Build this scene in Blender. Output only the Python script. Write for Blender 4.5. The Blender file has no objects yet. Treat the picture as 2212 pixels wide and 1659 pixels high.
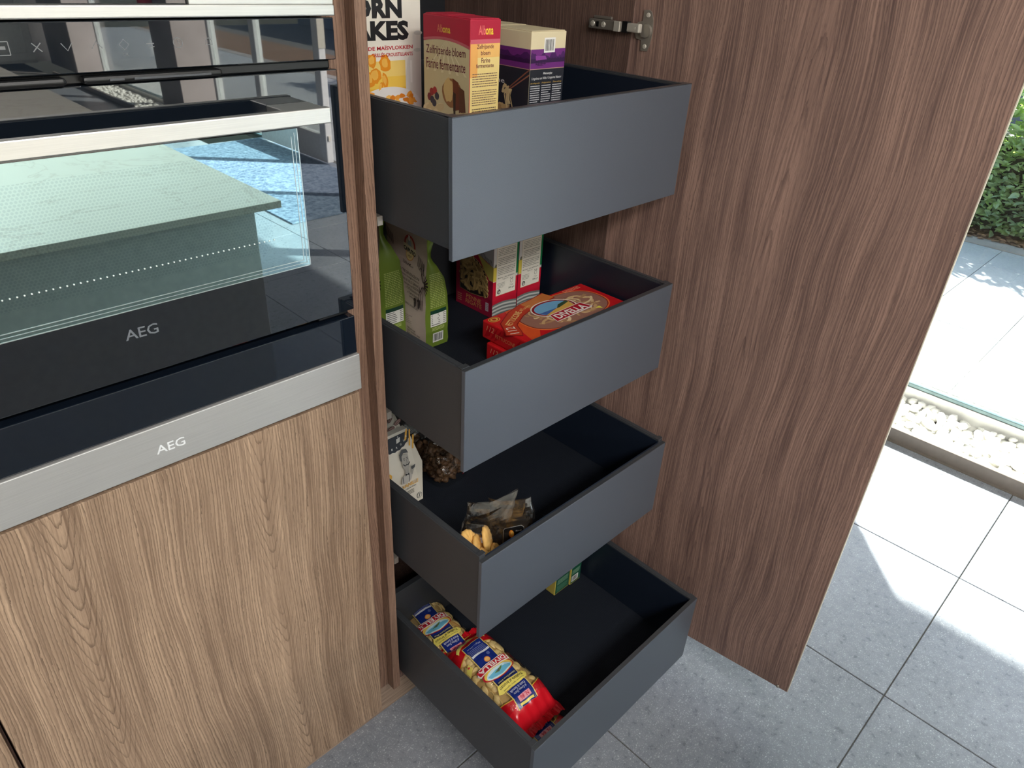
import bpy, bmesh, math, random
from mathutils import Vector, Matrix, noise
random.seed(7)
SC = bpy.context.scene
COL = SC.collection
# ------------------------------------------------------------------ camera
CAM_POS = Vector((-0.6286, -0.8809, 1.5824))
YAW, PITCH, ROLL, FPX = 0.8068, -0.5395, 0.0563, 1536.55
cF = Vector((math.sin(YAW)*math.cos(PITCH), math.cos(YAW)*math.cos(PITCH), math.sin(PITCH)))
cr = Vector((math.cos(YAW), -math.sin(YAW), 0)); cu = cr.cross(cF)
cr2 = cr*math.cos(ROLL)+cu*math.sin(ROLL); cu2 = -cr*math.sin(ROLL)+cu*math.cos(ROLL)
cam = bpy.data.cameras.new('camera'); camo = bpy.data.objects.new('camera', cam); COL.objects.link(camo)
M = Matrix((cr2, cu2, -cF)).transposed().to_4x4(); M.translation = CAM_POS
camo.matrix_world = M
cam.sensor_fit = 'HORIZONTAL'; cam.sensor_width = 36; cam.lens = FPX/2212*36
cam.clip_start = 0.02; cam.clip_end = 200
SC.camera = camo
# ------------------------------------------------------------------ sky, sun, exposure
SUN_AZ = math.atan2(0.67, 0.74); SUN_EL = math.radians(35)
w = bpy.data.worlds.new('sky_world'); SC.world = w; w.use_nodes = True
nt = w.node_tree; nt.nodes.clear()
sk = nt.nodes.new('ShaderNodeTexSky'); sk.sky_type = 'NISHITA'; sk.sun_disc = False
sk.sun_elevation = SUN_EL; sk.sun_rotation = math.pi/2-SUN_AZ; sk.air_density = 1.0; sk.dust_density = 1.5; sk.ozone_density = 1.0
bg = nt.nodes.new('ShaderNodeBackground'); bg.inputs[1].default_value = 0.5
wo = nt.nodes.new('ShaderNodeOutputWorld')
nt.links.new(sk.outputs[0], bg.inputs[0]); nt.links.new(bg.outputs[0], wo.inputs[0])
sl = bpy.data.lights.new('sun', 'SUN'); sl.energy = 24.0; sl.angle = math.radians(0.6); sl.color = (1.0, 0.95, 0.88)
so = bpy.data.objects.new('sun', sl); COL.objects.link(so)
sd = Vector((math.cos(SUN_EL)*math.cos(SUN_AZ), math.cos(SUN_EL)*math.sin(SUN_AZ), math.sin(SUN_EL)))
so.rotation_euler = sd.to_track_quat('Z', 'Y').to_euler(); so.location = (8, 8, 6)
def fill_area(name, loc, sx, sy, e, colr):
    l = bpy.data.lights.new(name, 'AREA'); l.shape = 'RECTANGLE'; l.size = sx; l.size_y = sy; l.energy = e; l.color = colr
    o = bpy.data.objects.new(name, l); COL.objects.link(o); o.location = loc; return o
fill_area('added_fill_light', (-0.8, -2.2, 2.66), 2.4, 0.6, 60, (1.0, 0.97, 0.94))  # unseen fill lamps added under the ceiling to brighten the room
fill_area('added_fill_light', (-0.8, -4.6, 2.66), 2.4, 0.6, 60, (1.0, 0.97, 0.94))
SC.view_settings.view_transform = 'Standard'; SC.view_settings.look = 'None'
SC.view_settings.gamma = 1; SC.view_settings.use_curve_mapping = False
SC.view_settings.exposure = 0.62
# ------------------------------------------------------------------ node helpers
def s2l(c):
    return tuple(((v/255)/12.92 if v/255 <= 0.04045 else ((v/255+0.055)/1.055)**2.4) for v in c)
class G:
    def __init__(s, name):
        s.m = bpy.data.materials.new(name); s.m.use_nodes = True; s.t = s.m.node_tree
        s.b = s.t.nodes['Principled BSDF']; s.out = s.t.nodes['Material Output']
    def n(s, ty): return s.t.nodes.new('ShaderNode'+ty)
    def put(s, sock, v):
        if isinstance(v, bpy.types.NodeSocket): s.t.links.new(v, sock)
        elif isinstance(v, (tuple, list)) and len(v) == 3 and sock.type == 'RGBA': sock.default_value = (*v, 1)
        else: sock.default_value = v
    def math(s, op, a, b=0.0, c=None):
        k = s.n('Math'); k.operation = op; s.put(k.inputs[0], a); s.put(k.inputs[1], b)
        if c is not None: s.put(k.inputs[2], c)
        return k.outputs[0]
    def coord(s, which='Object'): return s.n('TexCoord').outputs[which]
    def sep(s, v):
        k = s.n('SeparateXYZ'); s.put(k.inputs[0], v); return k.outputs
    def comb(s, x, y, z):
        k = s.n('CombineXYZ'); s.put(k.inputs[0], x); s.put(k.inputs[1], y); s.put(k.inputs[2], z); return k.outputs[0]
    def noise(s, v, scale=1.0, detail=2, rough=0.5, dist=0.0):
        k = s.n('TexNoise'); s.put(k.inputs['Vector'], v); k.inputs['Scale'].default_value = scale
        k.inputs['Detail'].default_value = detail; k.inputs['Roughness'].default_value = rough; k.inputs['Distortion'].default_value = dist
        return k.outputs[0]
    def mr(s, v, a, b, c=0.0, d=1.0):
        k = s.n('MapRange'); s.put(k.inputs[0], v)
        for i, x in enumerate((a, b, c, d)): k.inputs[i+1].default_value = x
        return k.outputs[0]
    def mix(s, f, a, b, mode='MIX'):
        k = s.n('MixRGB'); k.blend_type = mode; s.put(k.inputs[0], f); s.put(k.inputs[1], a); s.put(k.inputs[2], b); return k.outputs[0]
    def bump(s, h, strength=0.3, dist=0.001):
        k = s.n('Bump'); k.inputs['Strength'].default_value = strength; k.inputs['Distance'].default_value = dist
        s.put(k.inputs['Height'], h); s.t.links.new(k.outputs[0], s.b.inputs['Normal'])
    def set(s, **kw):
        mp = dict(col='Base Color', rough='Roughness', metal='Metallic', spec='Specular IOR Level', coat='Coat Weight', crough='Coat Roughness',
                  alpha='Alpha', trans='Transmission Weight', sheen='Sheen Weight', em='Emission Color', ems='Emission Strength')
        for k, v in kw.items(): s.put(s.b.inputs[mp[k]], v)
        return s
def plain(name, rgb, rough=0.5, metal=0.0, var=0.06, vs=40.0, **kw):
    g = G(name); c = s2l(rgb)
    f = g.noise(g.coord(), vs, 3)
    g.set(col=g.mix(g.mr(f, 0.3, 0.7), tuple(x*(1-var) for x in c), tuple(min(1, x*(1+var)) for x in c)), rough=rough, metal=metal, **kw)
    return g.m
_pm = {}
def ink(rgb, rough=0.45):
    k = (tuple(rgb), rough)
    if k not in _pm: _pm[k] = plain('print_%d_%d_%d' % tuple(rgb), rgb, rough, var=0.02)
    return _pm[k]
def wood(name, light, dark, axis='x', seed=0.0, centre=0.0, period=0.42, rough=0.5, cath=1.0, spec=0.35, zc=-27.0, half=0.024, lines=1.0):
    g = G(name); s = g.sep(g.coord()); u = s[0] if axis == 'x' else s[1]; z = s[2]
    o = s[1] if axis == 'x' else s[0]
    wob = g.noise(g.comb(g.math('MULTIPLY', u, 2.2), seed, g.math('MULTIPLY', z, 1.1)), 1.0, 2)
    wob2 = g.noise(g.comb(g.math('MULTIPLY', u, 9), seed+2, g.math('MULTIPLY', z, 3.2)), 1.0, 2)
    uw = g.math('ADD', g.math('ADD', u, g.math('MULTIPLY', g.math('SUBTRACT', wob, 0.5), 0.10)), g.math('MULTIPLY', g.math('SUBTRACT', wob2, 0.5), 0.022))
    fine = g.noise(g.comb(g.math('MULTIPLY', uw, 260), g.math('ADD', g.math('MULTIPLY', o, 260), seed), g.math('MULTIPLY', z, 5.0)), 1.0, 4, 0.65)
    mid = g.noise(g.comb(g.math('MULTIPLY', uw, 34), g.math('ADD', g.math('MULTIPLY', o, 34), seed+3), g.math('MULTIPLY', z, 1.2)), 1.0, 3, 0.6)
    pore = g.noise(g.comb(g.math('MULTIPLY', uw, 700), g.math('ADD', g.math('MULTIPLY', o, 700), seed), g.math('MULTIPLY', z, 60)), 1.0, 2, 0.6)
    jag = g.noise(g.comb(g.math('MULTIPLY', u, 200), seed, g.math('MULTIPLY', z, 40)), 1.0, 3, 0.65)
    d = g.math('PINGPONG', g.math('ADD', g.math('SUBTRACT', uw, centre), period*8), period/2)
    d2 = g.math('SQRT', g.math('ADD', g.math('MULTIPLY', d, d), 0.00006))
    # arches of the figured bands
    v = g.math('ADD', g.math('ADD', g.math('MULTIPLY', d2, 125.0), g.math('MULTIPLY', z, zc)), g.math('MULTIPLY', jag, 0.55))
    ring = g.math('FRACT', g.math('ADD', v, 200.0))
    line = g.math('MULTIPLY', g.mr(ring, 0.74, 0.97), g.mr(d, half*0.9, half*1.5, 1.0, 0.0))
    line = g.math('MULTIPLY', g.math('MULTIPLY', line, g.mr(g.noise(g.comb(u, seed, g.math('MULTIPLY', z, 5)), 1.0, 1), 0.3, 0.55)), cath)
    # long straight growth lines beside them
    v2 = g.math('FRACT', g.math('ADD', g.math('ADD', g.math('MULTIPLY', uw, 215.0), g.math('MULTIPLY', g.math('SUBTRACT', mid, 0.5), 5.0)), g.math('ADD', g.math('MULTIPLY', jag, 0.9), g.math('MULTIPLY', g.math('ADD', o, 3), 215.0))))
    l2 = g.math('MULTIPLY', g.mr(v2, 0.55, 0.95), g.mr(fine, 0.34, 0.52))
    l2 = g.math('MULTIPLY', g.math('MULTIPLY', l2, g.mr(d, half*0.6, half*1.5, 0.15, 1.0)), lines)
    t = g.math('ADD', g.math('MULTIPLY', g.mr(fine, 0.38, 0.62), 0.55), g.math('MULTIPLY', g.mr(mid, 0.36, 0.64), 0.45))
    c = g.mix(t, s2l(dark), s2l(light))
    c = g.mix(g.math('MULTIPLY', l2, 0.75), c, tuple(x*0.55 for x in s2l(dark)))
    c = g.mix(g.math('MULTIPLY', g.mr(pore, 0.56, 0.7), 0.28), c, tuple(x*0.5 for x in s2l(dark)))
    c = g.mix(g.math('MULTIPLY', line, 0.7), c, tuple(x*0.55 for x in s2l(dark)))
    g.set(col=c, rough=g.mr(pore, 0.3, 0.7, rough-0.06, rough+0.1), spec=spec)
    g.bump(g.math('SUBTRACT', fine, g.math('ADD', g.math('MULTIPLY', pore, 0.5), l2)), 0.22, 0.0006)
    return g.m
# ------------------------------------------------------------------ materials
MAT = {}
MAT['wood_x'] = wood('walnut_front_lit', (192, 163, 136), (124, 100, 81), 'x', 1.0, centre=0.125, period=0.295)  # one walnut decor throughout; lighter here to carry the front's sheen
MAT['wood_y'] = wood('walnut_side_shaded', (136, 108, 96), (88, 68, 62), 'y', 9.0, centre=0.3, period=0.7, cath=0.5, zc=-10)  # same walnut, colour darkened for the shade inside the cabinets
MAT['wood_edge'] = wood('walnut_edge', (158, 126, 106), (110, 84, 70), 'x', 5.0, centre=5.0, period=30.0, cath=0)
MAT['wood_door'] = wood('walnut_door_shaded', (162, 130, 116), (92, 71, 66), 'x', 21.0, centre=0.30, period=0.34, cath=0.75, zc=9.0, half=0.03, lines=0.8)  # same walnut, colour darkened for the door's shaded inner face
def wood_horizontal():
    g = G('walnut_plinth'); s = g.sep(g.coord())
    f = g.noise(g.comb(g.math('MULTIPLY', s[0], 5), g.math('MULTIPLY', s[1], 60), g.math('MULTIPLY', s[2], 180)), 1.0, 4, 0.6)
    g.set(col=g.mix(g.mr(f, 0.3, 0.7), s2l((120, 98, 82)), s2l((176, 152, 132))), rough=0.5); return g.m
MAT['plinth'] = wood_horizontal()
def lacquer(name, rgb, metal, rough):
    g = G(name); f = g.noise(g.coord(), 1400, 2); c = s2l(rgb)
    g.set(col=g.mix(g.mr(f, 0.3, 0.7), tuple(x*0.86 for x in c), tuple(x*1.14 for x in c)), rough=rough, metal=metal)
    g.bump(f, 0.12, 0.0003); return g.m
MAT['front'] = lacquer('anthracite_front_lit', (92, 98, 108), 0.35, 0.42)  # one lacquer with the sides; lighter colour carries the light on the fronts
MAT['side'] = lacquer('anthracite_side_shaded', (64, 66, 70), 0.2, 0.42)  # same lacquer as the fronts, its shade put into a darker colour
MAT['dark_sheet'] = lacquer('navy_dark_sheet', (24, 32, 46), 0.0, 0.35)  # thin navy sheets that deepen the tone of the drawers' inner faces
MAT['edge'] = lacquer('anthracite_edge', (78, 80, 84), 0.5, 0.3)
def mat_ribbed():
    g = G('ribbed_mat'); s = g.sep(g.coord())
    a = g.math('SINE', g.math('MULTIPLY', s[0], 2*math.pi/0.0032)); b = g.math('SINE', g.math('MULTIPLY', s[1], 2*math.pi/0.005))
    h = g.math('ADD', a, g.math('MULTIPLY', b, 0.5)); f = g.noise(g.coord(), 700, 2)
    t = g.mr(g.math('ADD', h, g.math('MULTIPLY', f, 2.0)), -0.5, 2.4)
    g.set(col=g.mix(t, s2l((14, 18, 27)), s2l((25, 31, 41))), rough=0.75, spec=0.25); g.bump(h, 0.2, 0.0005); return g.m
MAT['mat'] = mat_ribbed()
MAT['black_glass'] = G('black_glass').set(col=(0.006, 0.009, 0.014), rough=0.015, spec=0.9, coat=0.35, crough=0.01).m
MAT['black_glass2'] = G('black_drawer_glass').set(col=(0.006, 0.01, 0.018), rough=0.03, spec=0.7).m
def mat_window():
    g = G('coated_window_glass'); s = g.sep(g.coord())
    p = 0.0042
    def dots(ox, oz):
        ax = g.math('SUBTRACT', g.math('FRACT', g.math('ADD', g.math('DIVIDE', s[0], p), ox+400)), 0.5)
        az = g.math('SUBTRACT', g.math('FRACT', g.math('ADD', g.math('DIVIDE', s[2], p*1.732), oz+400)), 0.5)
        return g.math('ADD', g.math('MULTIPLY', ax, ax), g.math('MULTIPLY', g.math('MULTIPLY', az, az), 3.0))
    dd = g.math('MINIMUM', dots(0, 0), dots(0.5, 0.5))
    dot = g.mr(dd, 0.10, 0.15, 1.0, 0.0)
    inx = g.math('MULTIPLY', g.math('GREATER_THAN', s[0], -0.224), g.math('LESS_THAN', s[0], 0.181))
    inz = g.math('MULTIPLY', g.math('GREATER_THAN', s[2], 0.128), g.math('LESS_THAN', s[2], 0.262))
    k = g.math('MULTIPLY', dot, g.math('MULTIPLY', inx, inz))
    c = g.mix(g.math('MULTIPLY', k, 0.22), s2l((166, 194, 198)), s2l((108, 138, 148)))
    gl = g.n('BsdfGlossy'); g.put(gl.inputs[0], c); gl.inputs['Roughness'].default_value = 0.012
    df = g.n('BsdfDiffuse'); df.inputs[0].default_value = (*s2l((70, 95, 100)), 1)
    mx = g.n('MixShader'); mx.inputs[0].default_value = 0.88
    g.t.links.new(df.outputs[0], mx.inputs[1]); g.t.links.new(gl.outputs[0], mx.inputs[2]); g.t.links.new(mx.outputs[0], g.out.inputs[0])
    return g.m
MAT['window'] = mat_window()
def mat_steel(name='brushed_steel', rgb=(226, 225, 222), rough=0.42):
    g = G(name); s = g.sep(g.coord())
    f = g.noise(g.comb(g.math('MULTIPLY', s[0], 12), g.math('MULTIPLY', s[1], 900), g.math('MULTIPLY', s[2], 900)), 1.0, 3, 0.6)
    g.set(col=g.mix(g.mr(f, 0.3, 0.7), tuple(x*0.9 for x in s2l(rgb)), s2l(rgb)), rough=rough, metal=1.0); return g.m
MAT['steel'] = mat_steel()
def mat_strip():
    m = mat_steel('satin_steel', (204, 203, 201), 0.5); m.node_tree.nodes['Principled BSDF'].inputs['Metallic'].default_value = 0.6; return m
MAT['strip'] = mat_strip()
MAT['chrome'] = plain('nickel', (150, 143, 134), 0.42, 0.65)
MAT['chrome_bright'] = plain('bright_nickel', (226, 220, 208), 0.32, 0.55)
MAT['black'] = plain('black_plastic', (12, 13, 15), 0.35)
MAT['dark_in'] = plain('dark_interior', (30, 32, 37), 0.6)
def thin_glass(name, tint=(0.93, 0.97, 0.95), base=0.06, extra=0.5, rough=0.0, bumpy=0.0, bs=55):
    g = G(name); tr = g.n('BsdfTransparent'); tr.inputs[0].default_value = (*tint, 1)
    gl = g.n('BsdfGlossy'); gl.inputs['Roughness'].default_value = rough
    fr = g.n('Fresnel'); g.put(fr.inputs[0], g.mr(g.n('NewGeometry').outputs['Backfacing'], 0, 1, 1.5, 1/1.5))
    f = g.math('ADD', g.math('MULTIPLY', fr.outputs[0], extra*2), base)
    mx = g.n('MixShader'); g.put(mx.inputs[0], f)
    g.t.links.new(tr.outputs[0], mx.inputs[1]); g.t.links.new(gl.outputs[0], mx.inputs[2]); g.t.links.new(mx.outputs[0], g.out.inputs[0])
    if bumpy:
        k = g.n('Bump'); k.inputs['Strength'].default_value = bumpy; k.inputs['Distance'].default_value = 0.004
        g.put(k.inputs['Height'], g.noise(g.coord(), bs, 3, 0.5, 1.0)); g.t.links.new(k.outputs[0], gl.inputs['Normal'])
    return g.m
MAT['pane'] = thin_glass('clear_pane', base=0.06)
MAT['film'] = thin_glass('clear_film', tint=(0.97, 0.96, 0.93), base=0.06, extra=0.7, rough=0.12, bumpy=0.8)
MAT['cello'] = thin_glass('cellophane', tint=(0.97, 0.97, 0.97), base=0.30, extra=1.0, rough=0.24, bumpy=0.6, bs=20)
MAT['cello_brown'] = thin_glass('cellophane_warm', tint=(0.98, 0.95, 0.90), base=0.12, extra=0.8, rough=0.2, bumpy=0.5, bs=20)
def mat_tile(name, c1, c2, spk, rough):
    g = G(name); co = g.coord('Generated'); ob = g.coord('Object')
    geo = g.n('NewGeometry').outputs['Position']
    oi = g.n('ObjectInfo').outputs['Random']
    a = g.noise(geo, 3.5, 5, 0.65); b = g.noise(geo, 45, 4, 0.7); c = g.noise(geo, 260, 3, 0.7)
    t = g.math('ADD', g.math('MULTIPLY', g.mr(a, 0.3, 0.7), 0.5), g.math('MULTIPLY', g.mr(b, 0.3, 0.7), 0.5))
    col = g.mix(t, s2l(c1), s2l(c2))
    col = g.mix(g.math('MULTIPLY', g.mr(oi, 0, 1), 0.12), col, s2l(c1))
    col = g.mix(g.math('MULTIPLY', g.mr(c, 0.56, 0.70), g.mr(b, 0.35, 0.6)), col, s2l(spk))
    g.set(col=col, rough=g.mr(b, 0.3, 0.7, rough-0.05, rough+0.08), spec=0.5); g.bump(g.math('ADD', c, g.math('MULTIPLY', b, 0.8)), 0.12, 0.001); return g.m
MAT['tile'] = mat_tile('slate_grey_tile', (112, 115, 122), (146, 150, 158), (215, 217, 220), 0.30)
MAT['terrace'] = mat_tile('terrace_tile', (150, 152, 156), (178, 180, 182), (215, 215, 215), 0.6)
MAT['grout'] = plain('grout', (96, 94, 90), 0.9)
MAT['white'] = plain('white_lacquer', (226, 226, 222), 0.35)
MAT['wall'] = plain('white_plaster', (222, 220, 214), 0.8)
MAT['frame'] = plain('white_window_frame', (206, 207, 208), 0.4)
MAT['bronze'] = plain('bronze_trim', (134, 124, 116), 0.4, 0.3)
MAT['pebble'] = plain('white_marble_pebble', (228, 226, 220), 0.55, var=0.12, vs=30)
def mat_concrete():
    g = G('concrete'); a = g.noise(g.coord(), 3, 4); p = g.noise(g.coord(), 60, 2)
    c = g.mix(g.mr(a, 0.3, 0.7), s2l((140, 134, 130)), s2l((164, 158, 154)))
    g.set(col=g.mix(g.mr(p, 0.70, 0.74), c, s2l((70, 66, 64))), rough=0.85); return g.m
MAT['concrete'] = mat_concrete()
def mat_rug():
    g = G('woven_rug'); a = g.noise(g.coord(), 30, 5, 0.8)
    g.set(col=g.mix(g.mr(a, 0.35, 0.65), s2l((70, 84, 104)), s2l((140, 154, 172))), rough=0.95, spec=0.1); return g.m
MAT['rug'] = mat_rug()
def mat_stone():
    g = G('cream_stone_worktop'); a = g.noise(g.coord(), 2.2, 5, 0.6, 1.2)
    v = g.math('ABSOLUTE', g.math('SUBTRACT', a, 0.5)); k = g.mr(v, 0.0, 0.012, 1.0, 0.0)
    g.set(col=g.mix(g.math('MULTIPLY', k, 0.35), s2l((236, 230, 216)), s2l((176, 160, 142))), rough=0.3); return g.m
MAT['stone'] = mat_stone()
def mat_leaf(name, a, b):
    g = G(name); r = g.n('ObjectInfo').outputs['Random']; f = g.noise(g.n('NewGeometry').outputs['Position'], 9, 2)
    c = g.mix(g.mr(f, 0.35, 0.65), s2l(a), s2l(b))
    g.set(col=c, rough=0.4)
    tl = g.n('BsdfTranslucent'); g.put(tl.inputs[0], g.mix(0.6, c, s2l((200, 232, 20)))); mx = g.n('MixShader'); mx.inputs[0].default_value = 0.45
    g.t.links.new(g.b.outputs[0], mx.inputs[1]); g.t.links.new(tl.outputs[0], mx.inputs[2]); g.t.links.new(mx.outputs[0], g.out.inputs[0]); return g.m
MAT['leaf'] = mat_leaf('hedge_leaf_hazy', (150, 172, 164), (176, 196, 160))  # paled towards blue grey to carry the haze of the window glass
MAT['soil'] = plain('leaf_litter', (120, 92, 70), 0.95, var=0.5, vs=25)
MAT['dough'] = plain('orecchiette_dough', (240, 212, 148), 0.5, var=0.1, vs=90)
MAT['tube'] = plain('penne_dough', (168, 140, 88), 0.5, var=0.1, vs=90)
MAT['cookie'] = plain('golden_cookie', (226, 178, 100), 0.6, var=0.14, vs=70)
MAT['nut'] = plain('brown_cluster', (88, 62, 38), 0.6, var=0.35, vs=120)
MAT['kraft'] = plain('beige_paper', (192, 174, 160), 0.6, var=0.05)
MAT['green_foil'] = plain('green_pouch', (98, 118, 42), 0.3, var=0.06, vs=12)
MAT['red_foil'] = plain('red_foil', (206, 24, 38), 0.22, var=0.08, vs=14)
MAT['blue_foil'] = plain('blue_label', (26, 44, 120), 0.28, var=0.04)
# ------------------------------------------------------------------ object helpers
def tag(o, label=None, cat=None, group=None, kind=None):
    if label: o['label'] = label
    if cat: o['category'] = cat
    if group: o['group'] = group
    if kind: o['kind'] = kind
    return o
def thing(name, label, cat, loc=(0, 0, 0), rotz=0.0, group=None, kind=None):
    o = bpy.data.objects.new(name, None); COL.objects.link(o); o.location = loc; o.rotation_euler = (0, 0, rotz)
    o.empty_display_size = 0.05
    return tag(o, label, cat, group, kind)
def worldloc(p):
    v = Vector((0, 0, 0)); 
    while p is not None: v += p.location; p = p.parent
    return v
def obj(name, bm, mats, parent=None, world=True, smooth=False, label=None):
    """link a bmesh as ONE object; world=True: its vertices are world coordinates of an unrotated parent"""
    if parent is not None and world:
        bmesh.ops.translate(bm, verts=bm.verts, vec=-worldloc(parent))
    me = bpy.data.meshes.new(name)
    if smooth:
        for f in bm.faces: f.smooth = True
    bm.normal_update(); bm.to_mesh(me); bm.free()
    if not isinstance(mats, (list, tuple)): mats = [mats]
    for m in mats: me.materials.append(MAT[m] if isinstance(m, str) else m)
    o = bpy.data.objects.new(name, me); COL.objects.link(o)
    if parent is not None: o.parent = parent
    if label: o['label'] = label
    return o
def bx(bm, x, y, z, bev=0.0, mi=0, seg=2):
    vs = [bm.verts.new((x[i], y[j], z[k])) for i in (0, 1) for j in (0, 1) for k in (0, 1)]
    fs = [bm.faces.new([vs[i] for i in q]) for q in ((0, 1, 3, 2), (4, 6, 7, 5), (0, 4, 5, 1), (2, 3, 7, 6), (0, 2, 6, 4), (1, 5, 7, 3))]
    for f in fs: f.material_index = mi
    if bev:
        ed = {e for f in fs for e in f.edges}
        r = bmesh.ops.bevel(bm, geom=list(ed), offset=bev, segments=seg, profile=0.5, affect='EDGES')
        for f in r['faces']: f.material_index = mi
    return bm
def box(name, x, y, z, mat, parent=None, bev=0.0, world=True, label=None):
    return obj(name, bx(bmesh.new(), x, y, z, bev), mat, parent, world, label=label)
def cyl(bm, c, axis, r, h, seg=20, r2=None, mi=0):
    """cylinder from c along axis"""
    q = Vector(axis).normalized().to_track_quat('Z', 'Y').to_matrix().to_4x4(); q.translation = Vector(c)+Vector(axis).normalized()*h/2
    res = bmesh.ops.create_cone(bm, cap_ends=True, segments=seg, radius1=r, radius2=r if r2 is None else r2, depth=h, matrix=q)
    for v in res['verts']:
        for f in v.link_faces: f.material_index = mi
    return bm
def prism(bm, pts, thick, mapf, mi=0):
    """extrude a 2d outline; mapf(u, v, t) -> point"""
    a = [bm.verts.new(mapf(u, v, 0)) for u, v in pts]; b = [bm.verts.new(mapf(u, v, thick)) for u, v in pts]
    n = len(pts); fs = [bm.faces.new(a[::-1]), bm.faces.new(b)]
    for i in range(n): fs.append(bm.faces.new((a[i], a[(i+1) % n], b[(i+1) % n], b[i])))
    for f in fs: f.material_index = mi
    bmesh.ops.recalc_face_normals(bm, faces=fs); return bm
# ------------------------------------------------------------------ lettering and printed faces
_tc = {}
def text_geo(s, bold=0.0, shear=0.0):
    k = (s, bold, shear)
    if k not in _tc:
        c = bpy.data.curves.new('lettering', 'FONT'); c.body = s; c.size = 1.0; c.offset = bold; c.shear = shear; c.resolution_u = 2
        o = bpy.data.objects.new('lettering', c); COL.objects.link(o)
        bpy.context.view_layer.update()
        me = bpy.data.meshes.new_from_object(o.evaluated_get(bpy.context.evaluated_depsgraph_get()))
        vs = [(v.co.x, v.co.y) for v in me.vertices]; fs = [tuple(p.vertices) for p in me.polygons]
        bpy.data.objects.remove(o); bpy.data.curves.remove(c); bpy.data.meshes.remove(me)
        xs = [v[0] for v in vs] or [0]; ys = [v[1] for v in vs] or [0]
        _tc[k] = (vs, fs, min(xs), max(xs), min(ys), max(ys))
    return _tc[k]
class Print:
    """flat print on a surface; P(u, v, h) gives the 3d point; conf=(metres per u, metres per v) cuts shapes fine enough to follow a curved surface"""
    def __init__(s, P, step=0.00007, conf=None):
        s.P = P; s.bm = bmesh.new(); s.mats = []; s.step = step; s.k = 1; s.n = 0; s.conf = conf
    def mi(s, m):
        m = MAT[m] if isinstance(m, str) else m
        if m not in s.mats: s.mats.append(m)
        return s.mats.index(m)
    def h(s, k): return k*s.step+(s.n % 40)*s.step*0.02
    def poly(s, pts, m, k=None):
        k = s.k if k is None else k; s.n += 1; mi = s.mi(m)
        if s.conf and len(pts) > 2:
            a, b = s.conf; t = bmesh.new(); t.faces.new([t.verts.new((u*a, v*b, 0)) for u, v in pts]); bmesh.ops.triangulate(t, faces=t.faces)
            for _ in range(4):
                e = [x for x in t.edges if x.calc_length() > 0.0055]
                if not e: break
                bmesh.ops.subdivide_edges(t, edges=e, cuts=1); bmesh.ops.triangulate(t, faces=[f for f in t.faces if len(f.verts) > 3])
            vs = {v: s.bm.verts.new(s.P(v.co.x/a, v.co.y/b, s.h(k))) for v in t.verts}
            for f in t.faces: s.bm.faces.new([vs[v] for v in f.verts]).material_index = mi
            t.free(); return
        f = s.bm.faces.new([s.bm.verts.new(s.P(u, v, s.h(k))) for u, v in pts]); f.material_index = mi; return f
    def rect(s, u0, u1, v0, v1, m, k=None, nu=1, nv=1):
        for i in range(nu):
            for j in range(nv):
                a, b = u0+(u1-u0)*i/nu, u0+(u1-u0)*(i+1)/nu; c, d = v0+(v1-v0)*j/nv, v0+(v1-v0)*(j+1)/nv
                s.poly([(a, c), (b, c), (b, d), (a, d)], m, k)
    def ell(s, cu, cv, ru, rv, m, k=None, n=20, jit=0.0, rot=0.0, a0=0, a1=2*math.pi):
        pts = []
        for i in range(n):
            t = a0+(a1-a0)*i/(n if a1-a0 > 6.2 else n-1); q = 1+random.uniform(-jit, jit)
            x, y = ru*q*math.cos(t), rv*q*math.sin(t)
            pts.append((cu+x*math.cos(rot)-y*math.sin(rot), cv+x*math.sin(rot)+y*math.cos(rot)))
        s.poly(pts, m, k)
    def band(s, pts, wd, m, k=None):
        """a mitred stroke along points, wd wide (wd may taper as a list)"""
        n = len(pts); L = []; Rr = []
        closed = n > 2 and pts[0] == pts[-1]
        for i in range(n):
            a = pts[i-1] if i else (pts[-2] if closed else pts[0]); b = pts[i+1] if i < n-1 else (pts[1] if closed else pts[-1])
            d = math.hypot(b[0]-a[0], b[1]-a[1]) or 1e-9; w_ = (wd[i] if isinstance(wd, (list, tuple)) else wd)/2
            nx, ny = -(b[1]-a[1])/d*w_, (b[0]-a[0])/d*w_; L.append((pts[i][0]+nx, pts[i][1]+ny)); Rr.append((pts[i][0]-nx, pts[i][1]-ny))
        for i in range(n-1): s.poly([Rr[i], Rr[i+1], L[i+1], L[i]], m, k); s.n -= 1
        s.n += 1
    def fit(s, txt, u0, u1, v0, v1, m, k=None, bold=0.0, shear=0.0, slope=0.0):
        vs, fs, xa, xb, ya, yb = text_geo(txt, bold, shear); k = (s.k+1) if k is None else k; s.n += 1
        i = s.mi(m); out = []
        for x, y in vs:
            u = u0+(x-xa)/(xb-xa)*(u1-u0); v = v0+(y-ya)/(yb-ya)*(v1-v0)+slope*(u-u0); out.append(s.bm.verts.new(s.P(u, v, s.h(k))))
        for f in fs:
            try: s.bm.faces.new([out[j] for j in f]).material_index = i
            except ValueError: pass
    def fine(s, u0, u1, v0, v1, rows, m, k=None, fill=0.55, ragged=0.25):
        """illegible small type: rows of short dashes"""
        dv = (v1-v0)/rows
        for r in range(rows):
            v = v1-(r+0.5)*dv; u = u0; end = u1-(random.random()*ragged*(u1-u0) if r % 4 == 3 else 0)
            while u < end:
                L = random.uniform(0.03, 0.1)*(u1-u0); s.rect(u, min(u+L, end), v-dv*fill/2, v+dv*fill/2, m, k); u += L+0.014*(u1-u0)
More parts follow.
